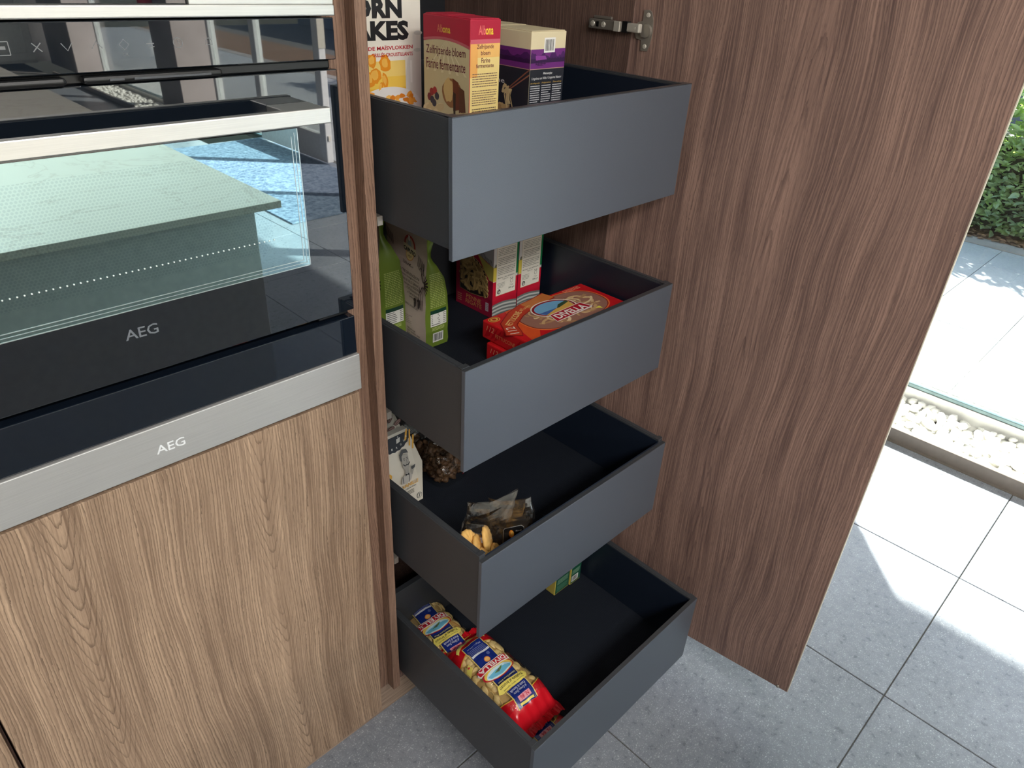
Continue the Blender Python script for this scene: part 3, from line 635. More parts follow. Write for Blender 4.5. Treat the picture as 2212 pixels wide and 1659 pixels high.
# ================================================================== pull-out drawers
DW = 0.556
DR = [  # y front, z front top/bottom, side top/bottom, inner floor, label
 (-0.1471, 1.4034, 1.2064, 1.4020, 1.2223, 1.245, 'deep grey pull out drawer, topmost of the four, holding upright cereal and flour cartons', 0.006),
 (-0.1784, 1.0349, 0.8413, 1.0345, 0.8600, 0.892, 'grey pull out drawer, second from the top, holding flour pouches and pasta boxes', 0.002),
 (-0.2303, 0.6711, 0.4776, 0.6790, 0.5010, 0.525, 'grey pull out drawer, third from the top, holding white cartons and cookie bags', 0.002),
 (-0.3909, 0.3070, 0.1030, 0.3077, 0.1249, 0.150, 'lowest grey pull out drawer holding bags of orecchiette', 0.0)]
for i, (yf, zt, zb, st, sb, zf, lab, tilt) in enumerate(DR):
    yb = yf+0.50
    d = thing('drawer', lab, None, Vector((DW/2, yf+0.25, zb))-lc.location); d.parent = lc; d.rotation_euler = (0, -0.009 if i == 0 else 0, 0)
    f = box('front_panel', (0.0, DW), (yf, yf+0.0085), (zb, zt), 'front', d, 0.0009)
    box('front_cap', (0.0005, DW-0.0005), (yf+0.0002, yf+0.0098), (zt, zt+0.0012), 'edge', d, 0.0004)
    for k, x0 in enumerate((0.0018, DW-0.0158)):
        bm = bmesh.new(); bx(bm, (x0, x0+0.014), (yf+0.0087, yb), (sb, st), 0.0008)
        bx(bm, (x0+0.0025, x0+0.014-.0025) , (yf+0.012, yb-.004), (st, st+0.0014), 0.0005)
        obj('side_panel', bm, 'side', d)
        xi = (0.0158, 0.0164) if k == 0 else (DW-0.0164, DW-0.0158); box('side_dark_sheet', xi, (yf+0.0095, yb-0.015), (zf, st-0.003), 'dark_sheet', d)
    box('front_dark_sheet', (0.0166, DW-0.0166), (yf+0.0086, yf+0.0092), (zf, st-0.003), 'dark_sheet', d)
    box('corner_cap', (0.0012, 0.0172), (yf+0.0088, yf+0.019), (st+0.0012, st+0.0026), 'edge', d, 0.0005)
    box('corner_cap', (DW-0.0172, DW-0.0012), (yf+0.0088, yf+0.019), (st+0.0012, st+0.0026), 'edge', d, 0.0005)
    box('back_panel', (0.0158, DW-0.0158), (yb-0.014, yb), (sb+.004, st-0.004), 'side', d, 0.0008)
    box('drawer_floor', (0.0158, DW-0.0158), (yf+0.0087, yb-0.014), (sb+.002, zf-0.0022), 'side', d)
    box('ribbed_mat', (0.017, DW-0.017), (yf+0.0095, yb-0.0155), (zf-0.0022, zf), 'mat', d)
    if i < 3:
        for x0 in (-0.0155, DW+0.0005):
            bm = bmesh.new(); bx(bm, (x0, x0+0.0105), (max(yf+0.14, 0.012), 0.52), (sb-0.003, sb+0.012), 0.0008)
            r = obj('runner', bm, 'chrome', d)
# ================================================================== cartons and bags
CR = (238, 234, 222); MAR = (104, 28, 52); BLK = (28, 32, 36); RED = (196, 26, 52)
def carton(name, label, x, y, z, mat, flap=True, group=None, cat='box'):
    t = thing(name, label, cat, ((x[0]+x[1])/2, (y[0]+y[1])/2, z[0]), group=group)
    box('carton', x, y, z, mat, t, 0.0012)
    if flap:
        bm = bmesh.new(); bx(bm, (x[0]+.002, x[1]-.002), (y[0]+.002, y[1]-.003), (z[1]+.0002, z[1]+.0012), .0003)
        bx(bm, (x[0]+.004, x[1]-.004), ((y[0]+y[1])/2, y[1]-.003), (z[1]+.0013, z[1]+.0019), .0002)
        obj('top_flap', bm, mat, t)
    return t
# --- corn flakes
cf = carton('cereal_box', 'tall white corn flakes carton with big black lettering in the top drawer', (0.008, 0.200), (0.1715, 0.236), (1.2455, 1.556), ink(CR))
p = Print(PY(0.1715))
p.rect(0.012, 0.166, 1.352, 1.426, ink((246, 214, 120))); p.rect(0.012, 0.166, 1.352, 1.402, ink((246, 204, 84)), 2); p.rect(0.012, 0.166, 1.352, 1.384, ink((240, 184, 50)), 3)
p.fit('CORN', 0.034, 0.1615, 1.4885, 1.5175, ink(BLK), 5, bold=0.05); p.fit('FLAKES', 0.022, 0.1745, 1.4565, 1.4855, ink(BLK), 5, bold=0.05)
p.fit('GEROOSTERDE MAÏSVLOKKEN', 0.030, 0.182, 1.4415, 1.4485, ink((190, 20, 40)), 5, bold=0.02, slope=0.01)
p.fit('GRILLÉS CROUSTILLANTS', 0.099, 0.182, 1.4325, 1.4395, ink((190, 20, 40)), 5, bold=0.02)
for cx, cz, rx, rz, r in ((0.099, 1.427, .009, .011, 0), (0.1245, 1.4225, .0115, .013, .3), (0.104, 1.405, .012, .012, .5), (0.1235, 1.3965, .006, .0125, .2), (0.114, 1.386, .0045, .009, -.3), (0.09, 1.40, .012, .014, 1)):
    p.ell(cx, cz, rx, rz, ink((236, 150, 36)), 4, 14, .14, r); p.ell(cx-.001, cz+.001, rx*.6, rz*.62, ink((246, 188, 84)), 5, 11, .2, r)
# milk bottle, plate and flakes
p.poly([(0.171, 1.428), (0.182, 1.440), (0.1995, 1.441), (0.1995, 1.352), (0.166, 1.352), (0.166, 1.40)], ink((222, 220, 212)), 4)
p.poly([(0.183, 1.440), (0.182, 1.466), (0.1995, 1.467), (0.1995, 1.440)], ink((228, 226, 218)), 4); p.ell(0.1935, 1.4665, .009, .0035, ink((206, 206, 200)), 5, 14); p.ell(0.192, 1.4405, .008, .003, ink((200, 202, 194)), 5, 14)
p.rect(0.176, 0.180, 1.39, 1.425, ink((238, 236, 230)), 5)
p.ell(0.13, 1.352, 0.068, 0.034, ink((232, 230, 226)), 4, 30, a0=0, a1=PI)
for k in range(46): p.ell(random.uniform(0.04, 0.185), 1.358+random.uniform(0, 0.022)*(1 if k % 2 else .6), random.uniform(.005, .009), random.uniform(.003, .006), ink(random.choice(((238, 160, 60), (224, 132, 36), (246, 192, 96)))), 5+k % 3, 9, .25, random.uniform(-1, 1))
p.done(cf)
# --- self raising flour
fb = carton('flour_box', 'red and yellow self raising flour carton in the top drawer', (0.1585, 0.2215), (0.0, 0.112), (1.2455, 1.5005), ink((198, 44, 70)))
for side in (0, 1):
    p = Print(PY(0.0) if side == 0 else PXr(0.1585))
    a, b = (0.1592, 0.2208) if side == 0 else (-0.1115, -0.0008)
    w_ = b-a; hd = ink((178, 24, 56)); yl = ink((240, 214, 140) if side == 0 else (206, 190, 150))
    p.rect(a, b, 1.2460, 1.470, yl, 1)
    if side == 0:
        p.rect(a, b, 1.448, 1.4675, ink((242, 190, 110)), 2); p.rect(a, a+.015, 1.42, 1.4675, ink((240, 176, 96)), 2)
        p.rect(a, b, 1.4715, 1.4995, hd, 2); p.rect(a, b, 1.4675, 1.4735, ink((206, 96, 110)), 3)
        p.fit('Alb', 0.175, 0.190, 1.4795, 1.4925, ink((232, 110, 110)), 4, bold=0.02); p.fit('ona', 0.1895, 0.2055, 1.4795, 1.4885, ink((246, 206, 60)), 4, bold=0.02)
        p.fit('Zelfrijzende', 0.1725, 0.2075, 1.4585, 1.4665, ink(MAR), 4, bold=.01); p.fit('bloem', 0.181, 0.2005, 1.4515, 1.4575, ink(MAR), 4, bold=.01)
        p.fit('Farine', 0.182, 0.2005, 1.4405, 1.4475, ink(MAR), 4, bold=.01); p.fit('fermentante', 0.1715, 0.2085, 1.4335, 1.4395, ink(MAR), 4, bold=.01)
        p.fine(0.164, 0.2165, 1.405, 1.4265, 6, ink((120, 90, 80)), 3, .35); p.fine(0.164, 0.2165, 1.378, 1.402, 7, ink((120, 90, 80)), 3, .35); p.fine(0.164, 0.2165, 1.352, 1.375, 7, ink((70, 50, 50)), 3, .4)
    else:
        arc = [(a+w_*i/14, 1.4715-.0065*abs(i/14*2-0.9)**2) for i in range(15)]
        p.poly([(a, 1.4998), (a, 1.465)]+arc+[(b, 1.4998)], hd, 3); p.band([(u, v-.002) for u, v in arc], .004, ink((190, 90, 100)), 4)
        for k in range(6): p.poly([(a+w_*.5, 1.468), (a+w_*(.05+.17*k), 1.42), (a+w_*(.10+.17*k), 1.42)], ink((222, 208, 172)), 2)
        p.fit('Alb', a+.034, a+.048, 1.4775, 1.4885, ink((216, 120, 90)), 5, bold=.02); p.fit('ona', a+.0475, a+.066, 1.4775, 1.485, ink((226, 190, 60)), 5, bold=.02)
        p.fit('Zelfrijzende bloem', a+.0065, b-.009, 1.4415, 1.4575, ink(MAR), 5, bold=.008, slope=.02); p.fit('Farine fermentante', a+.0065, b-.009, 1.4235, 1.4385, ink(MAR), 5, bold=.008, slope=.02)
        # cake, cream and berries
        p.ell(a+.070, 1.392, .024, .022, ink((150, 100, 60)), 4, 18, .05); p.ell(a+.062, 1.396, .012, .018, ink((214, 180, 120)), 5, 16, .1); p.poly([(a+.072, 1.415), (a+.086, 1.41), (a+.088, 1.37), (a+.074, 1.366)], ink((110, 48, 32)), 6)
        p.poly([(a+.0735, 1.395), (a+.080, 1.393), (a+.079, 1.352), (a+.075, 1.352)], ink((44, 20, 18)), 7); p.poly([(a+.086, 1.405), (a+.10, 1.40), (a+.104, 1.365), (a+.088, 1.362)], ink((96, 52, 38)), 5)
        for k in range(14): p.ell(a+.022+random.uniform(-.018, .02), 1.362+random.uniform(-.01, .008), .010, .006, ink(random.choice(((222, 200, 158), (206, 180, 136)))), 5, 10, .15, .3)
        for dx, dz, c in ((.020, 1.388, (150, 24, 40)), (.028, 1.391, (170, 30, 44)), (.014, 1.380, (120, 20, 36)), (.021, 1.376, (36, 34, 60)), (.033, 1.383, (40, 40, 64)), (.026, 1.372, (40, 34, 60))): p.ell(a+dx, dz, .0055, .006, ink(c), 7, 12, .05)
        for k in range(16): p.ell(a+.094+random.uniform(-.014, .014), 1.358+random.uniform(-.008, .006), .007, .005, ink(random.choice(((196, 170, 128), (176, 150, 110), (214, 190, 150)))), 7, 10, .25)
    p.done(fb)
# --- noodle nests
nb_ = carton('noodle_box', 'black and purple noodle nest carton with cream top in the top drawer', (0.2705, 0.3530), (-0.02, 0.16), (1.2455, 1.4835), ink((222, 208, 172)))
for side in (0, 1):
    p = Print(PY(-0.02) if side == 0 else PXr(0.2705)); a, b = (0.2708, 0.3527) if side == 0 else (-0.1597, 0.0197)
    p.rect(a, b, 1.246, 1.4285, ink((38, 41, 50)), 1); p.rect(a, b, 1.4285, 1.458, ink((112, 44, 124)), 1); p.band([(a, 1.4285), (b, 1.4285)], .0009, ink((200, 160, 140)), 3)
    n = 24; hill = [(a+(b-a)*i/n, 1.4495+.0035*math.sin(i*.9)+.002*math.sin(i*2.3)) for i in range(n+1)]
    p.poly([(a, 1.4375)]+hill+[(b, 1.4375)], ink((72, 30, 92)), 2); p.poly([(a, 1.4425)]+[(a+(b-a)*i/n, 1.444+.0012*math.sin(i*3.1)) for i in range(n+1)]+[(b, 1.4405), (b, 1.4375), (a, 1.4375)], ink((52, 24, 70)), 3)
    if side == 0:
        p.poly([(a+.011, 1.4485), (a+.034, 1.4480), (a+.038, 1.4425), (a+.012, 1.4415)], ink((140, 64, 150)), 5)
        for u in (.013, .018, .025, .034): p.band([(a+u, 1.442), (a+u, 1.4345)], .0012, ink((44, 18, 60)), 5)
        p.band([(a+.012, 1.4362), (a+.036, 1.4362)], .001, ink((44, 18, 60)), 5); p.band([(a+.016, 1.434), (a+.03, 1.434)], .0008, ink((44, 18, 60)), 6)
        p.barcode(0.3005, 0.3265, 1.4525, 1.4745, 6)
        p.fit('Mienestjes', 0.302, 0.324, 1.4185, 1.4235, ink((226, 226, 226)), 4, bold=.01, shear=.2); p.fit('Linguines en Nids / Linguine Nester', 0.2755, 0.3475, 1.4115, 1.4165, ink((226, 226, 226)), 4, bold=.006, shear=.15)
        for k in range(3):
            u = 0.2735+k*.0265; p.fit(('Bereidingswijze', 'Préparation', 'Zubereitung')[k], u, u+.022, 1.4055, 1.4085, ink((206, 170, 90)), 4, shear=.2); p.fine(u, u+.0225, 1.352, 1.4045, 15, ink((200, 200, 204)), 3, .42)
    else:
        p.fit('Linguine', -0.105, -0.0375, 1.3985, 1.409, ink((222, 222, 222)), 4)
        p.band([(-0.026, 1.396), (0.0197, 1.4285)], .0022, ink((128, 80, 62)), 4); p.band([(-0.024, 1.3935), (0.0197, 1.4205)], .0022, ink((150, 96, 76)), 4)
        for k in range(9): q = -0.038+.0016*k; p.band([(q+.006, 1.394), (q+random.uniform(-.004, .006), 1.384), (q+.006+random.uniform(-.003, .004), 1.372-random.random()*.012)], .0022, ink(random.choice(((222, 200, 150), (200, 176, 128)))), 5)
        for k in range(12): p.ell(-0.034+random.uniform(-.007, .006), 1.393+random.uniform(-.005, .005), .004, .0025, ink((214, 190, 140)), 6, 9, .2, random.random()*3)
        for k in range(20): p.ell(-0.05+random.uniform(-.02, .02), 1.362+random.uniform(-.01, .006), .006, .004, ink(random.choice(((200, 168, 118), (176, 140, 96)))), 5, 9, .3)
    p.done(nb_)
# --- penne boxes
for k, (x0, lab) in enumerate(((0.3660, 'left red penne carton with a see through window showing the pasta, second drawer'), (0.4430, 'right red penne carton close to the drawer side, second drawer'))):
    x1 = x0+.0755; F = 0.146; B = 0.268; Z0, Z1 = 0.8925, 1.078
    t = thing('pasta_box', lab, 'box', ((x0+x1)/2, (F+B)/2, Z0), group=None)
    bm = bmesh.new(); bx(bm, (x0+.0008, x1), (F, B), (Z0, Z1), .001); obj('carton', bm, ink(RED), t)
    p = Print(PY(F)); g = ink((226, 222, 208))
    p.rect(x0+.0005, x1-.0005, 0.978, 1.0775, ink((206, 206, 202)), 1); p.rect(x0+.0005, x0+.0115, 0.979, 1.012, ink((214, 196, 80)), 2)
    for q in range(5): p.band([(x0+.003+q*.0015, 1.011), (x0+.005+q*.001, 1.016+.004*random.random())], .0009, ink((60, 66, 50)), 3)
    p.rect(x1-.0085, x1-.0003, 0.984, 1.0775, ink((16, 120, 70)), 2); p.rect(x0, x1, 1.056, 1.0775, ink((16, 120, 70)), 2)
    p.rect(x0+.0095, x1-.006, 0.9435, 1.0555, ink((196, 160, 90)), 3); p.rect(x0+.010, x1-.0065, 0.944, 1.055, g, 4)
    for r, (za, zb) in enumerate(((1.034, 1.052), (1.012, 1.031), (0.990, 1.009))): p.fine(x0+.0135, x1-.010, za, zb, 5, ink((90, 94, 80)), 5, .3)
    p.fit('Bewaren - plus alimentaire', x0+.0135, x1-.011, 0.9820, 0.9860, ink((60, 66, 50)), 5, bold=.01, shear=.2); p.fit('Tegenover', x0+.028, x0+.046, 0.9775, 0.981, ink((60, 66, 50)), 5)
    p.fine(x0+.0135, x0+.036, 0.960, 0.973, 4, ink((90, 94, 80)), 5, .3)
    p.ell(x0+.0185, 0.9525, .0052, .0055, ink((24, 28, 30)), 5, 20); p.ell(x0+.0185, 0.9525, .0036, .0038, g, 6, 16); p.poly([(x0+.0165, 0.950), (x0+.0205, 0.9545), (x0+.0225, 0.953), (x0+.0215, 0.9575), (x0+.0175, 0.9565), (x0+.019, 0.956), (x0+.0155, 0.952)], ink((24, 28, 30)), 7)
    p.ell(x0+.0565, 0.970, .0042, .0048, ink((60, 66, 50)), 5, 18); p.ell(x0+.0565, 0.970, .0035, .004, g, 6, 18); p.ell(x0+.0535, 0.9765, .0012, .0014, ink((60, 66, 50)), 6, 9); p.ell(x0+.0595, 0.9765, .0012, .0014, ink((60, 66, 50)), 6, 9)
    p.fit('7 min', x0+.052, x0+.062, 0.9588, 0.9625, ink((60, 66, 50)), 5); p.fit('500 g e', x0+.048, x0+.066, 0.9515, 0.9565, ink((60, 66, 50)), 5, bold=.02)
    for q in range(7):
        za = 0.8935+q*.0042; cgy = (118, 124, 122) if q % 2 == 0 else (206, 208, 202)
        pts = [(x0+.0008+(x1-x0-.0012)*i/10, za+.0035*math.sin(i*.35+.2)) for i in range(11)]; p.poly(pts+[(u, v+.0043) for u, v in pts[::-1]], ink(cgy), 1)
    p.done(t)
    # long side: window with penne behind film
    p = Print(PXr(x0+.0008)); a, b = -B, -F
    p.rect(a+.0005, b-.0005, 0.8928, 1.0775, ink((150, 24, 56)), 1)
    p.poly([(b-.0005, 0.979), (b-.0005, 1.012), (b-.02, 1.017), (b-.05, 1.03), (b-.06, 1.04), (b-.03, 1.00), (b-.013, 0.98)], ink((176, 164, 84)), 2); p.poly([(b-.0005, 1.012), (b-.0005, 1.0775), (b-.09, 1.0775), (b-.05, 1.03)], ink((178, 176, 180)), 2)
    for q in range(12): p.band([(b-.005-q*.004, 1.015+q*.0012), (b-.009-q*.004, 1.024+q*.0014+.006*random.random())], .0013, ink((60, 62, 52)), 3)
    W = [(a+.014, 0.933), (a+.014, 1.02), (a+.04, 1.024), (a+.075, 1.012), (a+.095, 0.996), (a+.1055, 0.975), (a+.1065, 0.9385), (a+.085, 0.9335), (a+.05, 0.930)]
    p.poly(W, ink((44, 36, 32)), 3); p.band(W+[W[0]], .0012, ink((190, 160, 100)), 4)
    p.fit('PENNE', a+.036, b-.036, 0.9145, 0.9245, ink((196, 140, 80)), 3); p.fit('RIGATE', a+.034, b-.034, 0.9025, 0.9125, ink((196, 140, 80)), 3)
    p.rect(b-.022, b-.012, 0.905, 0.925, ink((190, 180, 186)), 4); [p.band([(b-.0205, 0.909+.004*q), (b-.0135, 0.909+.004*q)], .001, ink((150, 24, 56)), 5) for q in range(4)]
    for q in range(4): p.band([(b-.045+.002*q, 0.928+.002*q), (b-.02, 0.932+.002*q), (b-.004, 0.927+.002*q)], .0006, ink((110, 10, 40)), 4)
    p.fine(a+.006, a+.02, 0.9, 0.92, 4, ink((196, 140, 100)), 3, .4)
    p.done(t)
    q = 0
    while q < (130 if k == 0 else 0):
        u, z = a+random.uniform(.016, .105), random.uniform(.934, 1.022)
        ins = True
        for (u0, v0), (u1, v1) in zip(W, W[1:]+W[:1]):
            if ((u1-u0)*(z-v0)-(v1-v0)*(u-u0))/math.hypot(u1-u0, v1-v0) > -.006: ins = False
        q += 1
        if not ins: continue
        an = random.uniform(0, PI); bm = bmesh.new(); L = .021
        ax = Vector((0, math.cos(an), math.sin(an))); c = Vector((x0+.0006-.00001*q, -u, z))
        cyl(bm, c-ax*L/2, ax, .0036, L, 10); bmesh.ops.scale(bm, vec=(.28, 1, 1), space=Matrix.Translation(-c), verts=bm.verts)
        obj('penne', bm, 'tube', t, smooth=False)
    bm = bmesh.new(); f = bm.faces.new([bm.verts.new((x0-.0012, -u, v)) for u, v in W]); obj('window_film', bm, 'film', t)
# --- two flat fettuccine boxes
for k, (x0, x1, y0, y1, z0, z1, lab) in enumerate(((0.2370, 0.5330, -0.0945, 0.0385, 0.9325, 0.9705, 'flat red fettuccine carton with oval emblem, lying on another red carton in the second drawer'),
                                                (0.2300, 0.5200, -0.112, 0.0180, 0.8925, 0.9310, 'lower red fettuccine carton wrapped in film, underneath the upper one in the second drawer'))):
    t = thing('fettuccine_box', lab, 'box', ((x0+x1)/2, (y0+y1)/2, z0))
    rf = ink((206, 30, 36), .25)
    box('carton', (x0, x1), (y0, y1), (z0, z1), rf, t, 0.003)
    p = Print(PXr(x0)); p.fit('112', -y1+.012, -y1+.034, z0+.020, z0+.031, ink((226, 150, 110)), shear=.3); p.fit('FETTUCCINE', -y1+.038, -y1+.092, z0+.013, z0+.021, ink((214, 130, 80)))
    for q in range(6): a = random.uniform(-y1+.004, -y0-.03); p.poly([(a, z0+.004), (a+.012, z0+.012), (a+.02, z0+.034), (a+.008, z0+.02)], ink((176, 16, 28), .2), 1)
    p.done(t)
    if k == 0:
        p = Print(PZ(z1))
        p.poly([(x0+.06, y1-.002), (x0+.15, y1-.002), (x0+.03, y0+.003), (x0+.012, y0+.003), (x0+.03, y1-.06)], ink((226, 86, 40), .3), 1)
        c = (0.400, -0.030); win = [(c[0]+.112*math.copysign(abs(math.cos(t_))**.75, math.cos(t_)), c[1]+.058*math.copysign(abs(math.sin(t_))**.8, math.sin(t_))) for t_ in [i*PI/24 for i in range(48)]]
        p.poly([(c[0]+(u-c[0])*1.05, c[1]+(v-c[1])*1.07) for u, v in win], ink((238, 120, 60), .3), 2); p.poly([(c[0]+(u-c[0])*1.02, c[1]+(v-c[1])*1.02) for u, v in win], ink((140, 20, 26), .3), 3); p.poly(win, ink((160, 112, 96), .3), 4)
        # ribbons of pasta
        for q in range(70):
            u, v = c[0]+random.uniform(-.085, .095), c[1]+random.uniform(-.045, .042); r = random.uniform(.008, .024); a0 = random.uniform(0, 6.3); n = 7
            pts = [(u+r*1.5*math.cos(a0+i*.35), v+r*math.sin(a0+i*.35)) for i in range(n)]
            if all(((x-c[0])/.108)**2+((y-c[1])/.055)**2 < 1 for x, y in pts): p.band(pts, random.uniform(.004, .007), ink(random.choice(((226, 190, 140), (206, 166, 118), (236, 208, 164), (184, 140, 100))), .35), 5+q % 5)
        # slanting ribbon with the name
        rb = [(0.246, -0.040), (0.262, -0.010), (0.305, 0.014), (0.345, 0.026), (0.385, 0.030), (0.425, 0.0375)]
        p.band([(0.236, -0.052)]+rb, .034, ink((150, 24, 28), .3), 10); p.band([(0.238, -0.05)]+rb, .030, ink((196, 60, 36), .3), 11); p.band(rb[3:], .028, ink((206, 120, 60), .3), 12)
        # name along the ribbon
        def along(p, txt, A, Bp, h, m, k, bold=0.0):
            vs, fs, xa, xb, ya, yb = text_geo(txt, bold, 0.0); d = Vector((Bp[0]-A[0], Bp[1]-A[1])); L = d.length; d /= L; nrm = Vector((-d.y, d.x)); i = p.mi(m); out = []
            for x, y in vs:
                q = Vector(A)+d*((x-xa)/(xb-xa)*L)+nrm*((y-ya)/(yb-ya)-.5)*h; out.append(p.bm.verts.new(p.P(q.x, q.y, k*p.step)))
            for f in fs:
                try: p.bm.faces.new([out[j] for j in f]).material_index = i
                except ValueError: pass
        along(p, '112', (0.243, -0.046), (0.2535, -0.020), .019, ink((240, 226, 210)), 14)
        along(p, 'FETTUCCINE', (0.257, -0.013), (0.318, 0.018), .013, ink((240, 206, 130)), 14, .01); along(p, 'all\'uovo', (0.322, 0.020), (0.356, 0.027), .009, ink((240, 206, 130)), 14)
        # emblem
        e = (0.388, -0.014)
        p.ell(e[0], e[1], .056, .036, ink((246, 236, 220)), 15, 36, rot=-.12); p.ell(e[0], e[1], .053, .033, ink((150, 20, 34)), 16, 36, rot=-.12)
        p.ell(e[0], e[1], .048, .028, ink((120, 176, 214)), 17, 36, rot=-.12); p.poly([(e[0]-.047, e[1]-.002), (e[0]+.046, e[1]-.006), (e[0]+.04, e[1]-.02), (e[0], e[1]-.028), (e[0]-.03, e[1]-.022)], ink((72, 104, 168)), 18)
        p.poly([(e[0]-.04, e[1]-.016), (e[0]-.01, e[1]-.008), (e[0]+.048, e[1]+.006), (e[0]+.044, e[1]-.018), (e[0], e[1]-.03), (e[0]-.03, e[1]-.025)], ink((224, 176, 84)), 19); p.poly([(e[0]+.002, e[1]-.006), (e[0]+.018, e[1]+.006), (e[0]+.046, e[1]+.010), (e[0]+.046, e[1]+.002), (e[0]+.01, e[1]-.006)], ink((60, 84, 60)), 20)
        p.poly([(0.344, -0.064), (0.352, -0.033), (0.450, -0.030), (0.458, -0.058), (0.45, -0.061)], ink((240, 232, 224)), 21); p.poly([(0.346, -0.062), (0.354, -0.0345), (0.448, -0.0315), (0.455, -0.057)], ink((180, 24, 44)), 22)
        p.fit('DIVELLA', 0.357, 0.446, -0.0575, -0.0375, ink((246, 240, 232)), 24, bold=.03)
        p.ell(0.254, 0.023, .0135, .010, ink((226, 176, 80)), 10, 22); p.ell(0.254, 0.023, .0115, .0085, ink((176, 30, 30)), 11, 22); p.ell(0.254, 0.023, .009, .0065, ink((226, 176, 80)), 12, 18); p.ell(0.254, 0.023, .005, .004, ink((176, 50, 30)), 13, 12)
        p.fine(0.462, 0.512, 0.020, 0.032, 3, ink((240, 190, 150)), 10, .3); p.poly([(0.455, -0.068), (0.47, -0.066), (0.468, -0.078)], ink((240, 230, 90)), 14)
        p.done(t)
# --- flour pouches: beige paper faces, green folded sides, pinched top
def pouch(label, x0, x1, y0, y1, z0, h, lean=0.0, emblem=True):
    t = thing('flour_pouch', label, 'pouch', ((x0+x1)/2, (y0+y1)/2, z0)); cx, cy = (x0+x1)/2, (y0+y1)/2; W, D = x1-x0, y1-y0
    prof = [(0.0, .96, 1.0, 0), (.03, 1.0, 1.0, 0), (.2, 1.02, 1.0, .2), (.42, .98, 1.0, .25), (.58, .80, 1.0, .1), (.68, .48, .99, -.4), (.75, .18, .98, -1.0), (.79, .12, .97, -1), (.90, .30, .98, -.6), (1.0, .24, 1.0, -.2)]
    def prof_at(z):
        f = min(max(z/h, 0), 1)
        for a, b in zip(prof[:-1], prof[1:]):
            if f <= b[0]: q = (f-a[0])/(b[0]-a[0]); return [a[i]+(b[i]-a[i])*q for i in range(1, 4)]
        return list(prof[-1][1:])
    def gus(s, z, off):      # s in -1..1 across the narrow side, z above the bottom
        w_, d_, g_ = prof_at(z); yy = y0+(1-d_)*D/2+g_*-.010*(1-s*s)*(1 if g_ > 0 else .6)
        return Vector((cx-(1-w_)*W*.34+s*W*w_/2+lean*z, yy-off, z0+z))
    def face(u, z, off):     # wide side facing -x; u: 0 front edge .. 1 back
        w_, d_, g_ = prof_at(z); return Vector((cx-(1-w_)*W*.34-W*w_/2+lean*z-off-.004*math.sin(PI*u)*(w_ > .5), y0+(1-d_)*D/2+u*D*d_, z0+z+.0015*math.sin(u*9)*(z/h > .9)))
    def faceR(u, z, off):
        w_, d_, g_ = prof_at(z); return Vector((cx-(1-w_)*W*.34+W*w_/2+lean*z+off+.004*math.sin(PI*u)*(w_ > .5), y0+(1-d_)*D/2+u*D*d_, z0+z))
    def sheet(nm, fn, a0, a1, mat, na=8, nz=26, zmax=h):
        bm = bmesh.new(); g = [[bm.verts.new(fn(a0+(a1-a0)*i/na, zmax*j/nz, 0)) for i in range(na+1)] for j in range(nz+1)]
        for j in range(nz):
            for i in range(na): bm.faces.new((g[j][i], g[j][i+1], g[j+1][i+1], g[j+1][i]))
        for v in bm.verts: v.co += Vector((noise.noise(v.co*45), noise.noise(v.co*45+Vector((5, 0, 0))), 0))*.0011
        return obj(nm, bm, mat, t, smooth=True)
    sheet('green_gusset', gus, -1, 1, 'green_foil')
    sheet('paper_side', face, 1, 0, 'kraft'); sheet('paper_side', faceR, 0, 1, 'kraft')
    bm = bmesh.new(); bx(bm, (x0+.003, x1-.003), (y0+.003, y1-.003), (z0+.0004, z0+.004)); obj('base_fold', bm, 'kraft', t)
    bm = bmesh.new(); g = [[bm.verts.new(Vector((cx-(1-prof_at(h*j/12)[0])*W*.34+s*W*prof_at(h*j/12)[0]/2+lean*h*j/12, y1-(1-prof_at(h*j/12)[1])*D/2, z0+h*j/12))) for s in (-1, 0, 1)] for j in range(13)]
    for j in range(12):
        for i in range(2): bm.faces.new((g[j][i], g[j][i+1], g[j+1][i+1], g[j+1][i]))
    obj('green_gusset', bm, 'green_foil', t, smooth=True)
    # print on the front gusset
    G_ = lambda u, v, hh: gus(u, v, hh+.0007)
    p = Print(G_, .0002); lt = ink((176, 188, 116)); dk = ink((20, 60, 44))
    for r in range(20 if h > .2 else 14):
        z = .088+r*.0036; p.fit
        a = -.62
        while a < .74: L = random.uniform(.08, .26); p.rect(a, min(a+L, .78), z, z+.0013, lt, 1, nu=2); a += L+.05
    p.rect(-.62, .80, .074, .082, dk, 1, nu=5); p.rect(-.62, .80, .0465, .074, ink((214, 214, 206)), 1, nu=5)
    for r in range(6): p.rect(-.56, random.uniform(.0, .3), .0495+r*.0042, .0508+r*.0042, ink((50, 50, 50)), 2); p.rect(.5, .74, .0495+r*.0042, .0508+r*.0042, ink((50, 50, 50)), 2)
    for q in range(3): p.rect(-.5, .6, .037+q*.0027, .0382+q*.0027, lt, 1, nu=3)
    p.rect(-.42, .52, .010, .031, ink((214, 214, 208)), 2, nu=4)
    a = -.34
    while a < .44: wv = random.choice((.02, .03, .05)); p.rect(a, a+wv, .013, .029, ink((40, 44, 44)), 3); a += wv+random.choice((.02, .035))
    p.done(t)
    # print on the paper side
    p = Print(lambda u, v, hh: face(-u, v, hh+.0012), .00015, conf=(.132, 1.0)); k_ = ink((58, 44, 44))
    # u runs from -1 (back) to 0 (front edge)
    for s_, zz in ((-.98, .205), (-.20, .170)):
        for q in range(8): p.band([(s_+q*.022, zz-.002*q), (s_+q*.022+.004, zz+.022-.002*q)], .008, k_)
    for q in range(4): p.band([(-.17+q*.035, .083), (-.165+q*.035, .105)], .012, k_)
